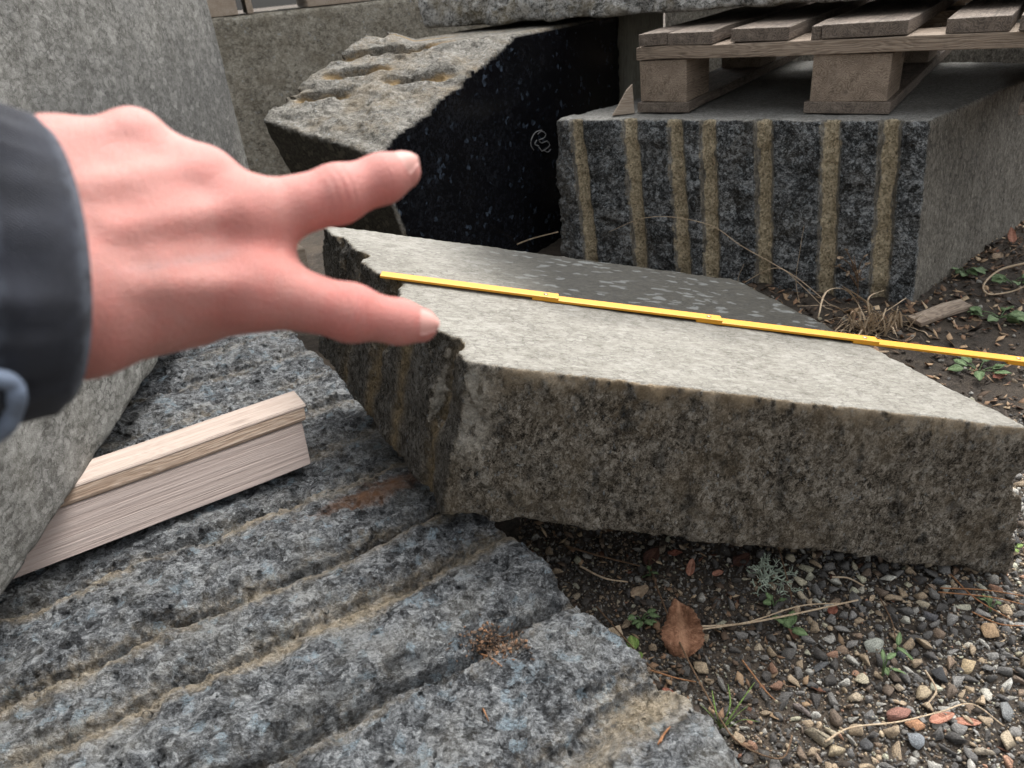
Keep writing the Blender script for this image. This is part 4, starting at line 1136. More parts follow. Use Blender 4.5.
one('straw', [(698, 630), (748, 622), (800, 606), (845, 603)], [0.012, 0.014, 0.016, 0.014], 0.0010, 0.0007, 'straw', 'thin straw lying along the thicker straight straw')
one('straw', [(825, 742), (850, 728), (898, 722), (940, 712), (972, 704), (1004, 726)], [0.012, 0.016, 0.018, 0.018, 0.016, 0.010], 0.0011, 0.0006, 'straw', 'curved pale straw arching over the red stone and salmon scraps')
one('straw', [(832, 577), (848, 578), (864, 586)], [0.012, 0.014, 0.012], 0.0012, 0.0010, 'straw', 'short pale straw ending at the round off white pebble')
one('twig', [(566, 546), (600, 556), (640, 566)], [0.02, 0.022, 0.012], 0.0016, 0.0010, 'straw_dark', 'brown stem lying in the gap under the slab next to the grooved stone')
one('twig', [(580, 566), (604, 578), (628, 582)], [0.018, 0.02, 0.012], 0.0014, 0.0010, 'straw', 'pale bent stem just right of the tip of the grooved stone')
one('twig', [(650, 670), (676, 678), (696, 682)], [0.01, 0.013, 0.008], 0.0011, 0.0007, 'needle', 'short orange stem below the large brown leaf')
one('twig', [(596, 606), (626, 640), (652, 668), (668, 672)], [0.014, 0.012, 0.012, 0.012], 0.0011, 0.0008, 'straw_dark', 'brown bent stem beside the clover on the dark soil')
one('twig', [(778, 545), (790, 590), (792, 604)], [0.03, 0.012, 0.008], 0.0009, 0.0007, 'straw_dark', 'thin dark stem under the middle of the slab')
one('twig', [(880, 598), (892, 622), (896, 642)], [0.016, 0.014, 0.008], 0.0009, 0.0006, 'straw_dark', 'thin grey brown stem between pebbles under the slab end')
one('twig', [(742, 660), (765, 690), (775, 700)], [0.012, 0.012, 0.010], 0.0010, 0.0006, 'needle', 'thin orange stem on the gravel above the grass shoots')
one('twig', [(925, 670), (936, 690), (926, 706)], [0.03, 0.02, 0.012], 0.0011, 0.0008, 'straw', 'upright straw bit beside the pale tan round pebble')
for k, (pts, lab) in enumerate([([(940, 588), (985, 590), (1030, 597)], 'topmost long orange pine needle at the right picture edge'), ([(938, 592), (990, 597), (1030, 606)], 'second orange pine needle close below the topmost one'),
                                ([(950, 574), (975, 598), (1012, 620)], 'orange pine needle slanting down under the two level ones'), ([(972, 612), (1000, 624), (1030, 626)], 'lowest orange pine needle above the lumpy tan stone')]):
    p = soil_path(pts, [0.012, 0.016, 0.014]); stem_thing('pine_needle', [p], [taper(len(p), 0.0010, 0.0006)], 'needle', lab, 'pine needle', 'pine needles on the gravel')
# needles and crumbs caught in the groove of the near stone
for k, (pts, lab) in enumerate([([(480, 655), (492, 660), (502, 668)], 'orange needle in the dark groove below the crumbs'), ([(658, 746), (662, 738), (668, 730)], 'orange needle pair near the lower corner of the grooved stone'),
                                ([(483, 710), (486, 716), (489, 723)], 'short orange needle on the flat strip of the grooved stone'), ([(484, 632), (500, 638), (512, 636)], 'brown needle lying across the crumbs in the groove')]):
    p = smooth_path([on_solid(*q, bv_rock, 0.002) for q in pts], 8)
    paths = [p, p + np.array([0.002, 0.001, 0.0004])] if k == 1 else [p]
    stem_thing('pine_needle', paths, [taper(len(q), 0.0008, 0.0005) for q in paths], 'needle', lab, 'pine needle', 'pine needles on the grooved stone')
VV = []; CC = []; FFc = []
for k in range(260):
    q = on_solid(492 + rng.normal(0, 16), 643 + rng.normal(0, 8), bv_rock, 0.0012)
    a = rng.uniform(0, 6.28); l_ = rng.uniform(0.0012, 0.004); w_ = l_ * rng.uniform(0.2, 0.7)
    ax = np.array([math.cos(a), math.sin(a), rng.normal(0, 0.3)]); ay = np.array([-math.sin(a), math.cos(a), rng.normal(0, 0.3)])
    b0 = len(VV); VV += [q - ax * l_, q + ay * w_, q + ax * l_, q - ay * w_, q + np.array([0, 0, 0.0012])]
    FFc += [(b0, b0 + 1, b0 + 4), (b0 + 1, b0 + 2, b0 + 4), (b0 + 2, b0 + 3, b0 + 4), (b0 + 3, b0, b0 + 4), (b0 + 3, b0 + 2, b0 + 1, b0)]
    CC += [np.r_[np.array([(0.07, 0.045, 0.03), (0.20, 0.11, 0.06), (0.12, 0.08, 0.055)][rng.integers(3)]) * rng.uniform(0.7, 1.2), 1]] * 5
o = mesh_obj('crumbs', np.array(VV), FFc, M['litter'], smooth=False, attr={'tint': np.array(CC)})
tag(o, 'brown plant crumbs gathered in a groove of the near stone', 'litter', kind='stuff')

# weeds with small round leaves
def weed(px, py, n, size, spread, seed, lab, up=0.012, mat='leaf_green', slim=0.8):
    r_ = np.random.default_rng(seed); c = on_soil(px, py, 0.002)
    root = empty('weed', tuple(c)); tag(root, lab, 'weed', 'small green weeds'); bpy.context.view_layer.update()
    stems = []
    for k in range(n):
        a = r_.uniform(0, 6.28); d_ = spread * r_.uniform(0.35, 1.0); h_ = up * r_.uniform(0.5, 1.2)
        tip = c + np.array([math.cos(a) * d_, math.sin(a) * d_, h_])
        stems.append(smooth_path([c, (c + tip) / 2 + np.array([0, 0, 0.3 * h_]), tip], 7))
        V, F, mk = leaf_geo(size * r_.uniform(0.7, 1.2), size * slim * r_.uniform(0.8, 1.1), -0.2, 0.15, seed + k, 0, 9, 5)
        mesh_obj('leaf', place(V, tip + np.array([math.cos(a), math.sin(a), 0]) * size * 0.4, a, r_.uniform(-0.4, 0.2), r_.normal(0, 0.3)), F, M[mat], parent=root, origin=tuple(tip), attr={'mask': mk})
    V, F = tube(stems, [taper(len(q), 0.0009, 0.0006) for q in stems], 4)
    mesh_obj('stem', V, F, M[mat], parent=root, origin=tuple(c), attr={'mask': np.tile([0, 0, 0, 1], (len(V), 1))})
weed(641, 621, 7, 0.012, 0.012, 401, 'small clover like weed left of the large brown leaf')
weed(636, 656, 3, 0.019, 0.006, 402, 'yellow green leaf pair against the grooved stone', mat='leaf_grass')
weed(790, 633, 4, 0.017, 0.010, 403, 'round leaved green seedling below the straight straw')
weed(774, 607, 3, 0.012, 0.008, 404, 'tiny dark green seedling above the straight straw')
weed(650, 578, 3, 0.010, 0.006, 405, 'tiny green seedling in the shade under the slab')
weed(882, 676, 5, 0.015, 0.010, 406, 'green starry sprout above the red stone', slim=0.4, up=0.02)
weed(896, 654, 2, 0.018, 0.004, 407, 'single narrow green leaf left of the dark square pebble', slim=0.45)
weed(964, 272, 6, 0.030, 0.026, 408, 'broad leaved weed beside the right face of the drilled block')
weed(1012, 284, 6, 0.026, 0.028, 409, 'weed under the arching straw at the right picture edge')
weed(1000, 318, 9, 0.030, 0.034, 410, 'pale green weed with spreading leaves, midway between block and ruler')
weed(978, 373, 9, 0.024, 0.030, 411, 'low green weed showing just below the ruler')
weed(1014, 552, 3, 0.008, 0.004, 412, 'tiny yellow green sprout beyond the right end of the slab', mat='leaf_grass')
weed(990, 612, 4, 0.008, 0.010, 413, 'tiny green sprout on the lumpy tan stone', up=0.02)

# grass shoots in the gravel
def blades(name, specs, rad, mat, lab, cat, c0, part='blade'):
    root = empty(name, tuple(c0)); tag(root, lab, cat); bpy.context.view_layer.update()
    for p, r0, r1 in specs:
        n = len(p); t = np.gradient(p, axis=0); t /= np.linalg.norm(t, axis=1, keepdims=True)
        sd = np.cross(t, np.array([0.2, 0.5, 0.84])); sd /= np.linalg.norm(sd, axis=1, keepdims=True); nn_ = np.cross(sd, t)
        w = np.linspace(1, 0, n) ** 0.6 * (r0 - r1) + r1
        V = np.concatenate([p - sd * w[:, None], p + nn_ * w[:, None] * 0.3, p + sd * w[:, None], p - nn_ * w[:, None] * 0.12])
        F = []
        for i in range(n - 1):
            for a in range(4):
                b_ = (a + 1) % 4; F.append((a * n + i, b_ * n + i, b_ * n + i + 1, a * n + i + 1))
        F += [(0, 3 * n, 2 * n, n), (n - 1, 2 * n - 1, 3 * n - 1, 4 * n - 1)]
        mesh_obj(part, V, F, M[mat], parent=root, origin=tuple(p[0]), attr={'mask': np.tile([0, 0, 0, 1], (len(V), 1))})
    return root
c = on_soil(722, 730, 0.0)
sp_ = []
for tip, mid_, w in (((748, 706), (738, 714), 0.0022), ((760, 722), (742, 720), 0.0020), ((712, 690), (716, 712), 0.0015), ((755, 682), (742, 700), 0.0016), ((728, 684), (730, 706), 0.0014), ((700, 704), (712, 716), 0.0013)):
    sp_.append((smooth_path([c + rng.normal(0, 0.002, 3) * [1, 1, 0], on_soil(*mid_, 0.018), on_soil(*tip, 0.026)], 10), w, 0.0003))
blades('grass_shoot', sp_, 0, 'leaf_grass', 'small tuft of green grass shoots in the gravel', 'grass', c)
# dead grass clump between slab and drilled block
c = on_soil(868, 334, 0.0); sp_ = []
r_ = np.random.default_rng(77)
front_off = lambda px, py, o: (lambda d: EYE + d * (((fP + fN * o - EYE) @ fN) / (d @ fN)))(FW + RT * (px - 512) / FPX - UP * (py - 384) / FPX)
hand_drawn = [[(866, 336), (860, 308), (846, 290), (826, 292), (818, 318)], [(868, 338), (872, 310), (858, 296), (842, 286)], [(870, 338), (880, 316), (900, 302), (906, 298)], [(874, 342), (900, 322), (928, 328), (944, 356), (946, 374)],
              [(868, 338), (850, 316), (832, 306), (800, 306)], [(872, 340), (890, 330), (895, 318), (898, 306)], [(866, 336), (880, 322), (886, 308)], [(870, 340), (856, 330), (836, 326)], [(872, 344), (895, 350), (915, 366), (925, 370)], [(866, 340), (884, 346), (900, 362), (908, 372)],
              [(860, 330), (868, 300), (884, 290)], [(862, 332), (845, 318), (820, 322)]]
for k, pts in enumerate(hand_drawn):
    n = len(pts); q = []
    for i, (x, y) in enumerate(pts):
        base = on_soil(x, min(y + 26 * math.sin(math.pi * min(1, (i + 0.2) / n)), 345 if i < n - 1 else y + 2), 0.004)
        off = 0.055 + 0.02 * math.sin(k * 2.1)
        q.append(c + r_.normal(0, 0.008, 3) * [1, 1, 0] if i == 0 else (EYE + (FW + RT * (x - 512) / FPX - UP * (y - 384) / FPX) * (float((c - EYE) @ FW) + 0.03 * math.sin(k * 1.7 + i))))
    p = smooth_path(q, 22)
    p[:, 2] = np.maximum(p[:, 2], ground_h(p[:, 0], p[:, 1]) + 0.002)
    sp_.append((p, 0.0046 if k in (0, 1, 3, 8) else 0.0030, 0.0012))
for k in range(60):
    a = r_.uniform(0, 6.28); L_ = r_.uniform(0.03, 0.10); up1 = r_.uniform(0.01, 0.045)
    b0 = c + np.array([r_.normal(0, 0.025), r_.normal(0, 0.014), 0]); dirn = np.array([math.cos(a), math.sin(a) * 0.5, 0])
    p = smooth_path([b0, b0 + dirn * L_ * 0.45 + np.array([0, 0, up1]), b0 + dirn * L_ + np.array([0, 0, up1 * r_.uniform(0.0, 0.9)])], 10)
    p[:, 2] = np.maximum(p[:, 2], ground_h(p[:, 0], p[:, 1]) + 0.002)
    sp_.append((p, r_.uniform(0.0016, 0.0036), 0.0008))
blades('dry_grass', sp_, 0, 'straw', 'clump of dead straw coloured grass between the slab and the drilled block', 'grass', c)
# single thin stems in front of the drilled block
def fstem(pts, offs, r, lab, mat='straw'):
    p = smooth_path([front_off(x, y, o) for (x, y), o in zip(pts, offs)], 34)
    p[:, 2] = np.maximum(p[:, 2], ground_h(p[:, 0], p[:, 1]) + 0.002)
    stem_thing('straw', [p], [taper(len(p), r, r * 0.6)], mat, lab, 'stem', 'thin grass stems in front of the drilled block', 4)
fstem([(838, 312), (800, 280), (770, 262), (740, 245), (712, 226), (672, 217), (640, 219), (609, 232)], [0.05, 0.06, 0.05, 0.05, 0.045, 0.04, 0.035, 0.03], 0.0009, 'longest thin straw, bowed across the drilled block from the dead grass to its second groove')
fstem([(832, 316), (800, 284), (778, 268), (752, 278), (737, 292), (742, 312)], [0.06, 0.06, 0.055, 0.05, 0.05, 0.05], 0.0009, 'thin straw loop drooping onto the dark end of the slab')
fstem([(800, 306), (796, 280), (800, 250), (804, 226)], [0.05, 0.045, 0.04, 0.035], 0.0007, 'fine upright stem in front of the fifth and sixth grooves')
fstem([(742, 296), (738, 280), (744, 264)], [0.04, 0.04, 0.035], 0.0006, 'short fine stem before the fifth groove')
fstem([(1030, 262), (1000, 270), (984, 284), (988, 294), (1010, 292), (1030, 284)], [-0.12, -0.10, -0.06, -0.05, -0.07, -0.08], 0.0024, 'thick arching dead stalk at the right picture edge')
p = smooth_path([sight(503, 249, 1.42), sight(528, 237, 1.46), sight(556, 229, 1.5)], 12)
p = smooth_path([on_soil(500, 252, 0.03), on_soil(528, 240, 0.06), on_soil(558, 232, 0.09)], 12)
stem_thing('twig', [p], [taper(len(p), 0.0018, 0.0012)], 'straw', 'thin straw leaning in the dark gap behind the slab', 'stem')
# dead flower stalk
c = front_off(858, 306, 0.05); c[2] = float(ground_h(c[0], c[1])[0])
root = empty('dead_plant', tuple(c)); tag(root, 'small dead plant with brown shrivelled leaves before the sixth groove', 'plant'); bpy.context.view_layer.update()
tp_ = front_off(854, 256, 0.05)
stems = [smooth_path([c, (c + tp_) / 2 + [0.004, 0, 0], tp_], 10)]
for k, (x, y) in enumerate([(840, 258), (846, 250), (838, 266), (866, 256), (868, 264), (858, 272), (852, 262), (862, 280), (848, 274)]):
    e = front_off(x, y, 0.045 + 0.008 * math.sin(k)); stems.append(smooth_path([stems[0][6 - k % 3], (stems[0][7 - k % 3] + e) / 2 + [0, 0, 0.003], e], 6))
    V, F, mk = leaf_geo(0.014, 0.009, 0.5, 0.4, 500 + k, 0, 7, 5)
    mesh_obj('leaf', place(V, e, k * 1.3, 0.5 * math.sin(k), 0.5), F, M['leaf_tan'], parent=root, origin=tuple(e), attr={'mask': mk})
V, F = tube(stems, 0.0009, 4)
mesh_obj('stem', V, F, M['straw_dark'], parent=root, origin=tuple(c), attr={'mask': np.tile([0, 0, 0, 1], (len(V), 1))})
# bushy lichen
c = on_soil(769, 584, 0.0); paths = []; rads = []
r_ = np.random.default_rng(9)
def branch(p, d_, L_, r0, depth):
    q = [p]; 
    for k in range(3):
        d_ = unit(d_ + r_.normal(0, 0.35, 3)); p = p + d_ * L_ / 3; q.append(p)
    paths.append(np.array(q)); rads.append(np.linspace(r0, r0 * 0.75, 4))
    if depth:
        for k in range(3): branch(p, unit(d_ + r_.normal(0, 0.75, 3) + [0, 0, 0.15]), L_ * 0.62, r0 * 0.75, depth - 1)
for k in range(15):
    a = r_.uniform(0, 6.28); branch(c + np.array([math.cos(a), math.sin(a), 0]) * r_.uniform(0, 0.009), unit([math.cos(a), math.sin(a), r_.uniform(0.3, 1.6)]), r_.uniform(0.015, 0.021), 0.0013, 2)
V, F = tube(paths, rads, 4)
V[:, 2] = np.maximum(V[:, 2], ground_h(V[:, 0], V[:, 1]) + 0.001)
o = mesh_obj('lichen', V, F, M['lichen'], origin=tuple(c), attr={'mask': np.tile([0, 0, 0, 1], (len(V), 1))})
tag(o, 'bushy grey green lichen tuft on the soil just below the slab', 'lichen')

# ------------------------------------------------------------------ the photographer's hand and sleeve
b = NB('skin')
mk = b.attr('mask'); s3 = b.sep(mk.outputs['Color']); o_ = b.vec()
n1 = b.noise(o_, 28, 4, 0.6); n2 = b.noise(o_, 900, 3, 0.7); n3 = b.noise(o_, 110, 4, 0.65)
c = b.mix(b.step(n1, 0.3, 0.7), (0.445, 0.176, 0.145), (0.515, 0.252, 0.216))
c = b.mix(b.math('MULTIPLY', b.step(n3, 0.42, 0.68), 0.45), c, (0.51, 0.16, 0.132))
c = b.mix(b.math('MULTIPLY', s3[0], 0.75), c, (0.51, 0.135, 0.112))
c = b.mix(b.math('MULTIPLY', s3[1], 0.6), c, (0.53, 0.285, 0.25))
c = b.mix(b.math('MULTIPLY', s3[2], 0.35), c, (0.40, 0.33, 0.33))
vk = b.vor(b.vec(), 700, 'DISTANCE_TO_EDGE', 'Distance')
M['skin'] = b.fin(c, 0.58, b.bump(b.math('ADD', b.math('MULTIPLY', b.step(vk, 0.0, 0.25), 0.25), b.math('ADD', b.math('MULTIPLY', n3, 0.5), b.math('MULTIPLY', n2, 0.5))), 0.0007))
b.b.inputs['Subsurface Weight'].default_value = 0.2; b.b.inputs['Subsurface Radius'].default_value = (0.012, 0.004, 0.002); b.b.inputs['Subsurface Scale'].default_value = 0.6
M['nail'] = plain('nail', (0.54, 0.27, 0.23), 0.55, 0.05, 200)

HS = 0.88                                   # the arm is held this much nearer than first drawn
def hp(px, py, d): return sight(px, py, d * HS)
def cone(P, a, b_, r1, r2):
    ab = (b_ - a).astype(np.float32); t = np.clip(((P - a.astype(np.float32)) @ ab) / float(ab @ ab), 0, 1)
    return np.linalg.norm(P - a.astype(np.float32) - t[:, None] * ab, axis=1) - (r1 + (r2 - r1) * t)
mm = 0.001 * HS
J = dict(
    F0=hp(-40, 300, 0.262), F0b=hp(-50, 235, 0.266),
    W5=hp(52, 161, 0.305), W4=hp(64, 206, 0.297), W3=hp(70, 250, 0.293), W2=hp(76, 294, 0.292), W1=hp(84, 332, 0.298),
    K5=hp(134, 140, 0.326), K4=hp(205, 182, 0.336), K3=hp(246, 219, 0.340), K2=hp(252, 289, 0.337), K1=hp(192, 316, 0.336),
    M1=hp(338, 194.5, 0.357), M2=hp(383, 178.5, 0.366), M3=hp(401.5, 171, 0.370),
    I1=hp(351, 313, 0.352), I2=hp(399, 322, 0.361), I3=hp(420.5, 325, 0.365),
    R1=hp(216, 208, 0.382), R2=hp(182, 228, 0.378), R3=hp(158, 238, 0.356),
    P1=hp(154, 172, 0.366), P2=hp(130, 198, 0.364), P3=hp(114, 214, 0.346),
    T0=hp(112, 322, 0.318), T1=hp(186, 298, 0.362), T2=hp(228, 268, 0.388), T3=hp(234, 246, 0.394))
tend = [(('W3', 0.30), 'K3', 3.0, 0.6), (('W4', 0.25), 'K4', 3.0, 0.6), (('W2', 0.35), 'K2', 2.4, 0.4), (('W5', 0.3), 'K5', 2.2, 0.3)]
def hand_sdf(P):
    Fw = FW.astype(np.float32)
    def ball(c, r): return np.linalg.norm(P - c.astype(np.float32), axis=1) - r * mm
    def chain(*js):
        d_ = None
        for (a, ra), (b_, rb) in zip(js[:-1], js[1:]):
            q = cone(P, J[a], J[b_], ra * mm, rb * mm); d_ = q if d_ is None else smin(d_, q, 0.0035)
        return d_
    d = cone(P, J['W3'], J['K3'], 15.0 * mm, 14.0 * mm)
    for a, b_, r1, r2, kk in (('W2', 'K2', 15.5, 14.8, .010), ('W4', 'K4', 14.5, 12.2, .009), ('W5', 'K5', 15.0, 10.6, .012), ('W1', 'K1', 15.5, 13.2, .012),
                           ('F0', 'W2', 17, 15, .012), ('F0b', 'W5', 17, 14, .012), ('F0', 'W1', 17, 15, .012)):
        d = smin(d, cone(P, J[a], J[b_], r1 * mm, r2 * mm), kk)
    # flesh between the metacarpals, a little below their backs
    for a, b_ in (('K4', 'K3'), ('K3', 'K2'), ('K5', 'K4'), ('K2', 'K1')):
        w_ = {'K5': 'W5', 'K4': 'W4', 'K3': 'W3', 'K2': 'W2'}[a]
        m_ = (J[a] + J[b_]) / 2 + FW * 0.0026; b0 = m_ + (J[w_] - J[a]) * 0.6
        d = smin(d, cone(P, b0, m_, 13.0 * mm, 11.0 * mm), 0.010)
    # webs
    d = smin(d, cone(P, (J['K3'] + J['K2']) / 2 + FW * 0.004, (J['K3'] + J['K2']) / 2 + (J['I1'] + J['M1'] - J['K3'] - J['K2']) * 0.10 + FW * 0.004, 11 * mm, 8 * mm), 0.012)
    d = smin(d, cone(P, J['K4'] + FW * 0.005, J['K3'] + FW * 0.004, 9 * mm, 10 * mm), 0.010)
    mid = smin(chain(('K3', 15.0), ('M1', 12.3), ('M2', 11.3), ('M3', 9.2)), ball(J['M1'] - FW * 0.0010, 12.2), .005)
    ind = smin(chain(('K2', 15.4), ('I1', 12.1), ('I2', 10.2), ('I3', 8.3)), ball(J['I1'] - FW * 0.0010, 12.0), .005)
    d = smin(d, mid, 0.009); d = smin(d, ind, 0.010)
    d = smin(d, chain(('K4', 12.0), ('R1', 10.5), ('R2', 9.4), ('R3', 8.2)), 0.004)
    d = smin(d, chain(('K5', 10.0), ('P1', 9.2), ('P2', 8.4), ('P3', 7.2)), 0.004)
    d = smin(d, chain(('T0', 16), ('T1', 12.0), ('T2', 10.6), ('T3', 9.0)), 0.006)
    # knuckle heads and extensor tendons
    for nme, r, o in (('K5', 10.2, .0008), ('K4', 11.6, .0026), ('K3', 13.2, .0030), ('K2', 13.4, .0024)):
        d = smin(d, ball(J[nme] - FW * o, r), 0.009)
    for (w, f), kx, r, rr in tend:
        a = J[w] + (J[kx] - J[w]) * f; rad = {'W3': 15, 'W4': 14.5, 'W2': 15.5, 'W5': 14}[w]; radk = {'K3': 14.0, 'K4': 12.2, 'K2': 14.8, 'K5': 10.5}[kx]
        a = a - FW * (rad + (radk - rad) * f - 0.6) * mm; e = J[kx] - FW * (radk + 0.9) * mm
        d = smin(d, cone(P, a, e, r * 0.6 * mm, r * mm), 0.0072)
    # creases over the finger joints
    for jn, a, b_, wd, amp, wl in (('M1', 'K3', 'M2', .0055, .00042, .0034), ('I1', 'K2', 'I2', .0055, .00055, .0034), ('M2', 'M1', 'M3', .003, .00018, .0025), ('I2', 'I1', 'I3', .003, .00018, .0025)):
        ax = unit(J[b_] - J[a]).astype(np.float32); q = P - J[jn].astype(np.float32); s_ = q @ ax
        lat = np.linalg.norm(q - s_[:, None] * ax - (q @ Fw)[:, None] * Fw, axis=1)
        dors = np.clip(-(q @ Fw) / 0.009, 0, 1) * np.exp(-(lat / 0.008) ** 2)
        d = d + dors * np.exp(-(s_ / wd) ** 2) * amp * np.cos((s_ + 0.10 * lat) * 2 * math.pi / wl)
    return d
pts = np.array(list(J.values()))
V, F = solid(hand_sdf, None, pts.min(0) - 0.026, pts.max(0) + 0.026, 0.0009, 0.0)
m = np.zeros((len(V), 4))
for jn, r, a in (('M1', 0.014, 0.9), ('I1', 0.014, 1.0), ('K3', 0.017, 0.5), ('K2', 0.016, 0.65), ('K4', 0.012, 0.45), ('K5', 0.011, 0.35), ('M3', 0.013, 0.35), ('I3', 0.012, 0.55), ('I2', 0.014, 0.4), ('M2', 0.014, 0.25)):
    m[:, 0] = np.maximum(m[:, 0], a * np.exp(-(np.linalg.norm(V - (J[jn] - FW * 0.009), axis=1) / r) ** 2))
web = (J['K3'] + J['K2']) / 2 + (J['I1'] + J['M1'] - J['K3'] - J['K2']) * 0.12
m[:, 0] = np.maximum(m[:, 0], 0.6 * np.exp(-(np.linalg.norm(V - web, axis=1) / 0.02) ** 2))
m[:, 1] = np.clip(((V - J['K3']) @ UP) / 0.05, 0, 1) * 0.8
tipm = np.zeros(len(V))
for a_, b_ in (('K3', 'M3'), ('K2', 'I3')):
    ax_ = unit(J[b_] - J[a_]); L_ = np.linalg.norm(J[b_] - J[a_]); q_ = V - J[a_]; t_ = (q_ @ ax_) / L_
    tipm = np.maximum(tipm, sstep(0.05, 0.45, t_) * (np.linalg.norm(q_ - (q_ @ ax_)[:, None] * ax_, axis=1) < 0.022) * (t_ > 0))
m[:, 0] = np.clip(np.maximum(m[:, 0], 0.55 * tipm) + 0.25 * np.clip(fbm(V, 45, 3, 17), -0.3, 1), 0, 1)
for jn in ('M1', 'I1'):                      # pale skin stretched over the middle joints
    dd_ = np.linalg.norm(V - (J[jn] - FW * 0.011), axis=1); m[:, 0] *= 1 - 0.85 * np.exp(-(dd_ / 0.0042) ** 2)
def vein(pts_, w=0.0022):
    global m
    p = smooth_path(pts_, 24)
    dd = np.min(np.linalg.norm(V[:, None, :] - p[None], axis=2), 1) if len(V) < 20000 else np.min(np.stack([np.linalg.norm(V - q, axis=1) for q in p]), 0)
    m[:, 2] = np.maximum(m[:, 2], np.exp(-(dd / w) ** 2))
vein([J['W4'] - FW * 0.016, (J['W4'] + J['K4']) / 2 - FW * 0.015 - UP * 0.006, J['K3'] * 0.7 + J['K4'] * 0.3 - FW * 0.014], 0.0018)
vein([J['W2'] - FW * 0.017, (J['W2'] + J['K2']) / 2 - FW * 0.016 + UP * 0.006, J['K2'] * 0.6 + J['K3'] * 0.4 - FW * 0.015], 0.0018)
pe2 = empty('person', tuple(J['W3'])); tag(pe2, 'left hand stretched out from a dark jacket sleeve, index and middle fingers spread', 'person'); bpy.context.view_layer.update()
hand = mesh_obj('hand', V, F, M['skin'], parent=pe2, origin=tuple(J['W3']), attr={'mask': m})

def nail(jb, jt, rb, rt_, side=0.0):
    """nail plate: thin shell of the finger tip, on its back"""
    ax = unit(J[jt] - J[jb]); dn = -FW * 0.86 + UP * side; dn = unit(dn - ax * (dn @ ax)); sd = np.cross(ax, dn)
    VV = []; FF = []; nu, nv = 9, 9
    L0 = np.linalg.norm(J[jt] - J[jb]); c0_ = J[jb]
    for i in range(nu):
        t = i / (nu - 1); s_ = L0 * (0.42) + (L0 * 0.58 + rt_ * 0.86) * t
        rr = rb + (rt_ - rb) * min(s_ / L0, 1)
        drop = 0.0
        if s_ > L0: drop = rr - math.sqrt(max(rr * rr - (s_ - L0) ** 2, 0))
        for j in range(nv):
            a = (j / (nv - 1) - 0.5) * 2 * R(52) * (0.80 + 0.2 * math.sin(math.pi * min(t * 1.3, 1)))
            e = 1 + 0.02
            lift = (rr - drop * 0.72) * e + 0.0002
            VV.append(c0_ + ax * (s_ + 0.0006 * (1 - abs(j / (nv - 1) - 0.5) * 2) * t) + (dn * math.cos(a) + sd * math.sin(a) * (0.98 - 0.25 * t ** 3)) * lift)
    for i in range(nu - 1):
        for j in range(nv - 1): FF.append((i * nv + j, i * nv + j + 1, (i + 1) * nv + j + 1, (i + 1) * nv + j))
    n_ = len(VV); VV += [v - dn * 0.0008 for v in VV]
    FF += [tuple(n_ + k_ for k_ in f[::-1]) for f in FF]
    rim = [j for j in range(nv)] + [i * nv + nv - 1 for i in range(1, nu)] + [(nu - 1) * nv + j for j in range(nv - 2, -1, -1)] + [i * nv for i in range(nu - 2, 0, -1)]
    FF += [(rim[k_], rim[(k_ + 1) % len(rim)], rim[(k_ + 1) % len(rim)] + n_, rim[k_] + n_) for k_ in range(len(rim))]
    o = mesh_obj('fingernail', np.array(VV), FF, M['nail'], parent=pe2, origin=tuple(J[jt]))
    return o
nail('M2', 'M3', 11.3 * mm, 9.2 * mm, 0.25); nail('I2', 'I3', 10.2 * mm, 8.3 * mm, 0.2)

# sleeve
b = NB('jacket_cloth'); o_ = b.vec()
wv = b.n('ShaderNodeTexWave', wave_type='BANDS', bands_direction='DIAGONAL'); b.put(wv.inputs['Vector'], o_); wv.inputs['Scale'].default_value = 420; wv.inputs['Distortion'].default_value = 1.0
n1 = b.noise(o_, 30, 5, 0.65); n2 = b.noise(o_, 1400, 2, 0.6)
hm = b.attr('mask'); hs_ = b.sep(hm.outputs['Color'])
c = b.mix(b.step(n1, 0.35, 0.7), (0.006, 0.0075, 0.013), (0.015, 0.018, 0.029))
c = b.mix(b.math('MULTIPLY', hs_[0], b.step(b.noise(o_, 160, 4, 0.7), 0.36, 0.6)), c, (0.085, 0.098, 0.125))
M['cloth'] = b.fin(c, 0.9, b.bump(b.math('ADD', b.math('MULTIPLY', wv.outputs['Fac'], 0.5), b.math('MULTIPLY', n2, 0.5)), 0.0005))
b.b.inputs['Sheen Weight'].default_value = 0.06
ca = unit(RT * 0.65 + UP * 0.05 + FW * 0.75); cc = hp(46, 264, 0.284)
e1 = UP * 270 - RT * 125; e1 = unit(e1 - ca * (e1 @ ca)); e2 = np.cross(ca, e1)
if e2 @ FW > 0: e2 = -e2
NS, NR = 72, 46
prof = [(0.012, 0.86), (0.004, 0.90), (0.0005, 0.945), (0.0, 0.985), (-0.0015, 1.0)] + [(-0.0035 - 0.23 * (i / (NR - 1)) ** 1.25, 1.005) for i in range(NR)]
prof = [(-0.05, 0.90), (-0.02, 0.935), (-0.004, 0.95)] + prof[2:]
VV = []; hm_ = []
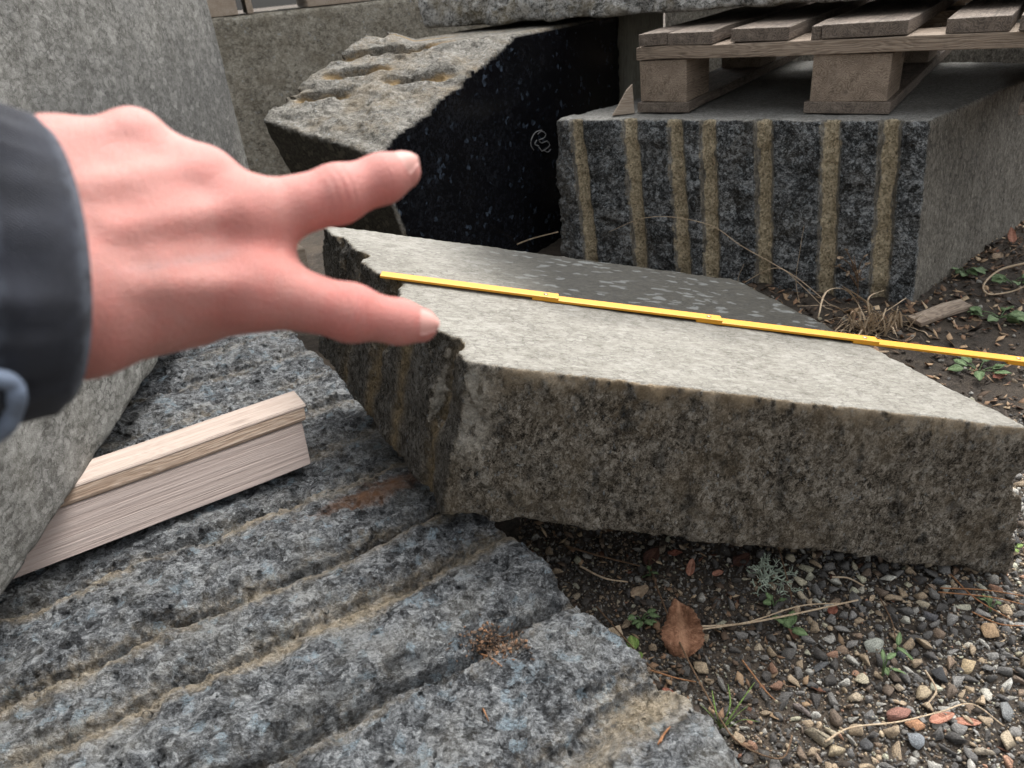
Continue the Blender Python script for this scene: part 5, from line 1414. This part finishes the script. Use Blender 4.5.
for (s_, k_) in prof:
    grow = 1 + 0.55 * max(0, -s_) / 0.23
    for j in range(NS):
        a = 2 * math.pi * j / NS
        rr = k_ * grow
        hem = -0.0030 * math.exp(-((s_ + 0.026) / 0.0022) ** 2) + (0.0016 if -0.026 < s_ < -0.002 and k_ > 0.99 else 0)
        puck = 0.0013 * math.sin(a * 22 + 2 * math.sin(a * 5)) * math.exp(-((s_ + 0.020) / 0.010) ** 2)
        fold = (0.0055 * math.sin(a * 3 + s_ * 55) + 0.0045 * math.sin(a * 5 - s_ * 80 + 1.3)) * min(1, max(0, -s_ - 0.012) / 0.05)
        q = (0.0545 * HS * math.cos(a) * rr + 0) ; w_ = 0.040 * HS * math.sin(a) * rr
        n_ = unit(e1 * math.cos(a) * 0.0295 + e2 * math.sin(a) * 0.0525)
        VV.append(cc + ca * s_ + e1 * q + e2 * w_ + n_ * (hem + puck + fold))
        hm_.append((math.exp(-((s_ + 0.001) / 0.003) ** 2) * 0.9 + 0.7 * math.exp(-((s_ + 0.026) / 0.0022) ** 2) if k_ > 0.94 else 0, 0, 0, 1))
FF = []
for i in range(len(prof) - 1):
    for j in range(NS):
        j2 = (j + 1) % NS; FF.append((i * NS + j, i * NS + j2, (i + 1) * NS + j2, (i + 1) * NS + j))
FF.append(tuple(range((len(prof) - 1) * NS, len(prof) * NS)))
slv = mesh_obj('sleeve', np.array(VV), FF, M['cloth'], parent=pe2, origin=tuple(cc), attr={'mask': np.array(hm_)})
bm = bmesh.new(); bm.from_mesh(slv.data); bmesh.ops.recalc_face_normals(bm, faces=bm.faces); bm.to_mesh(slv.data); bm.free()
# pale blue edged strap on the sleeve
from mathutils.bvhtree import BVHTree
bv = BVHTree.FromPolygons([tuple(v) for v in VV], FF)
def on_sleeve(px, py):
    d = FW + RT * (px - 512) / FPX - UP * (py - 384) / FPX
    h_ = bv.ray_cast(Vector(EYE), Vector(unit(d)))
    return np.array(h_[0]) - unit(d) * 0.0025 if h_[0] is not None else sight(px, py, 0.24)
V, F = tube([smooth_path([on_sleeve(*q) for q in ((-14, 376), (2, 379), (13, 384), (17, 396), (14, 412), (5, 428), (-10, 440))], 30)], 0.0026, 8)
M['strap'] = plain('strap_edge', (0.16, 0.20, 0.27), 0.8, 0.3, 150, 0.0004)
mesh_obj('sleeve_strap', V, F, M['strap'], parent=pe2, origin=tuple(cc))
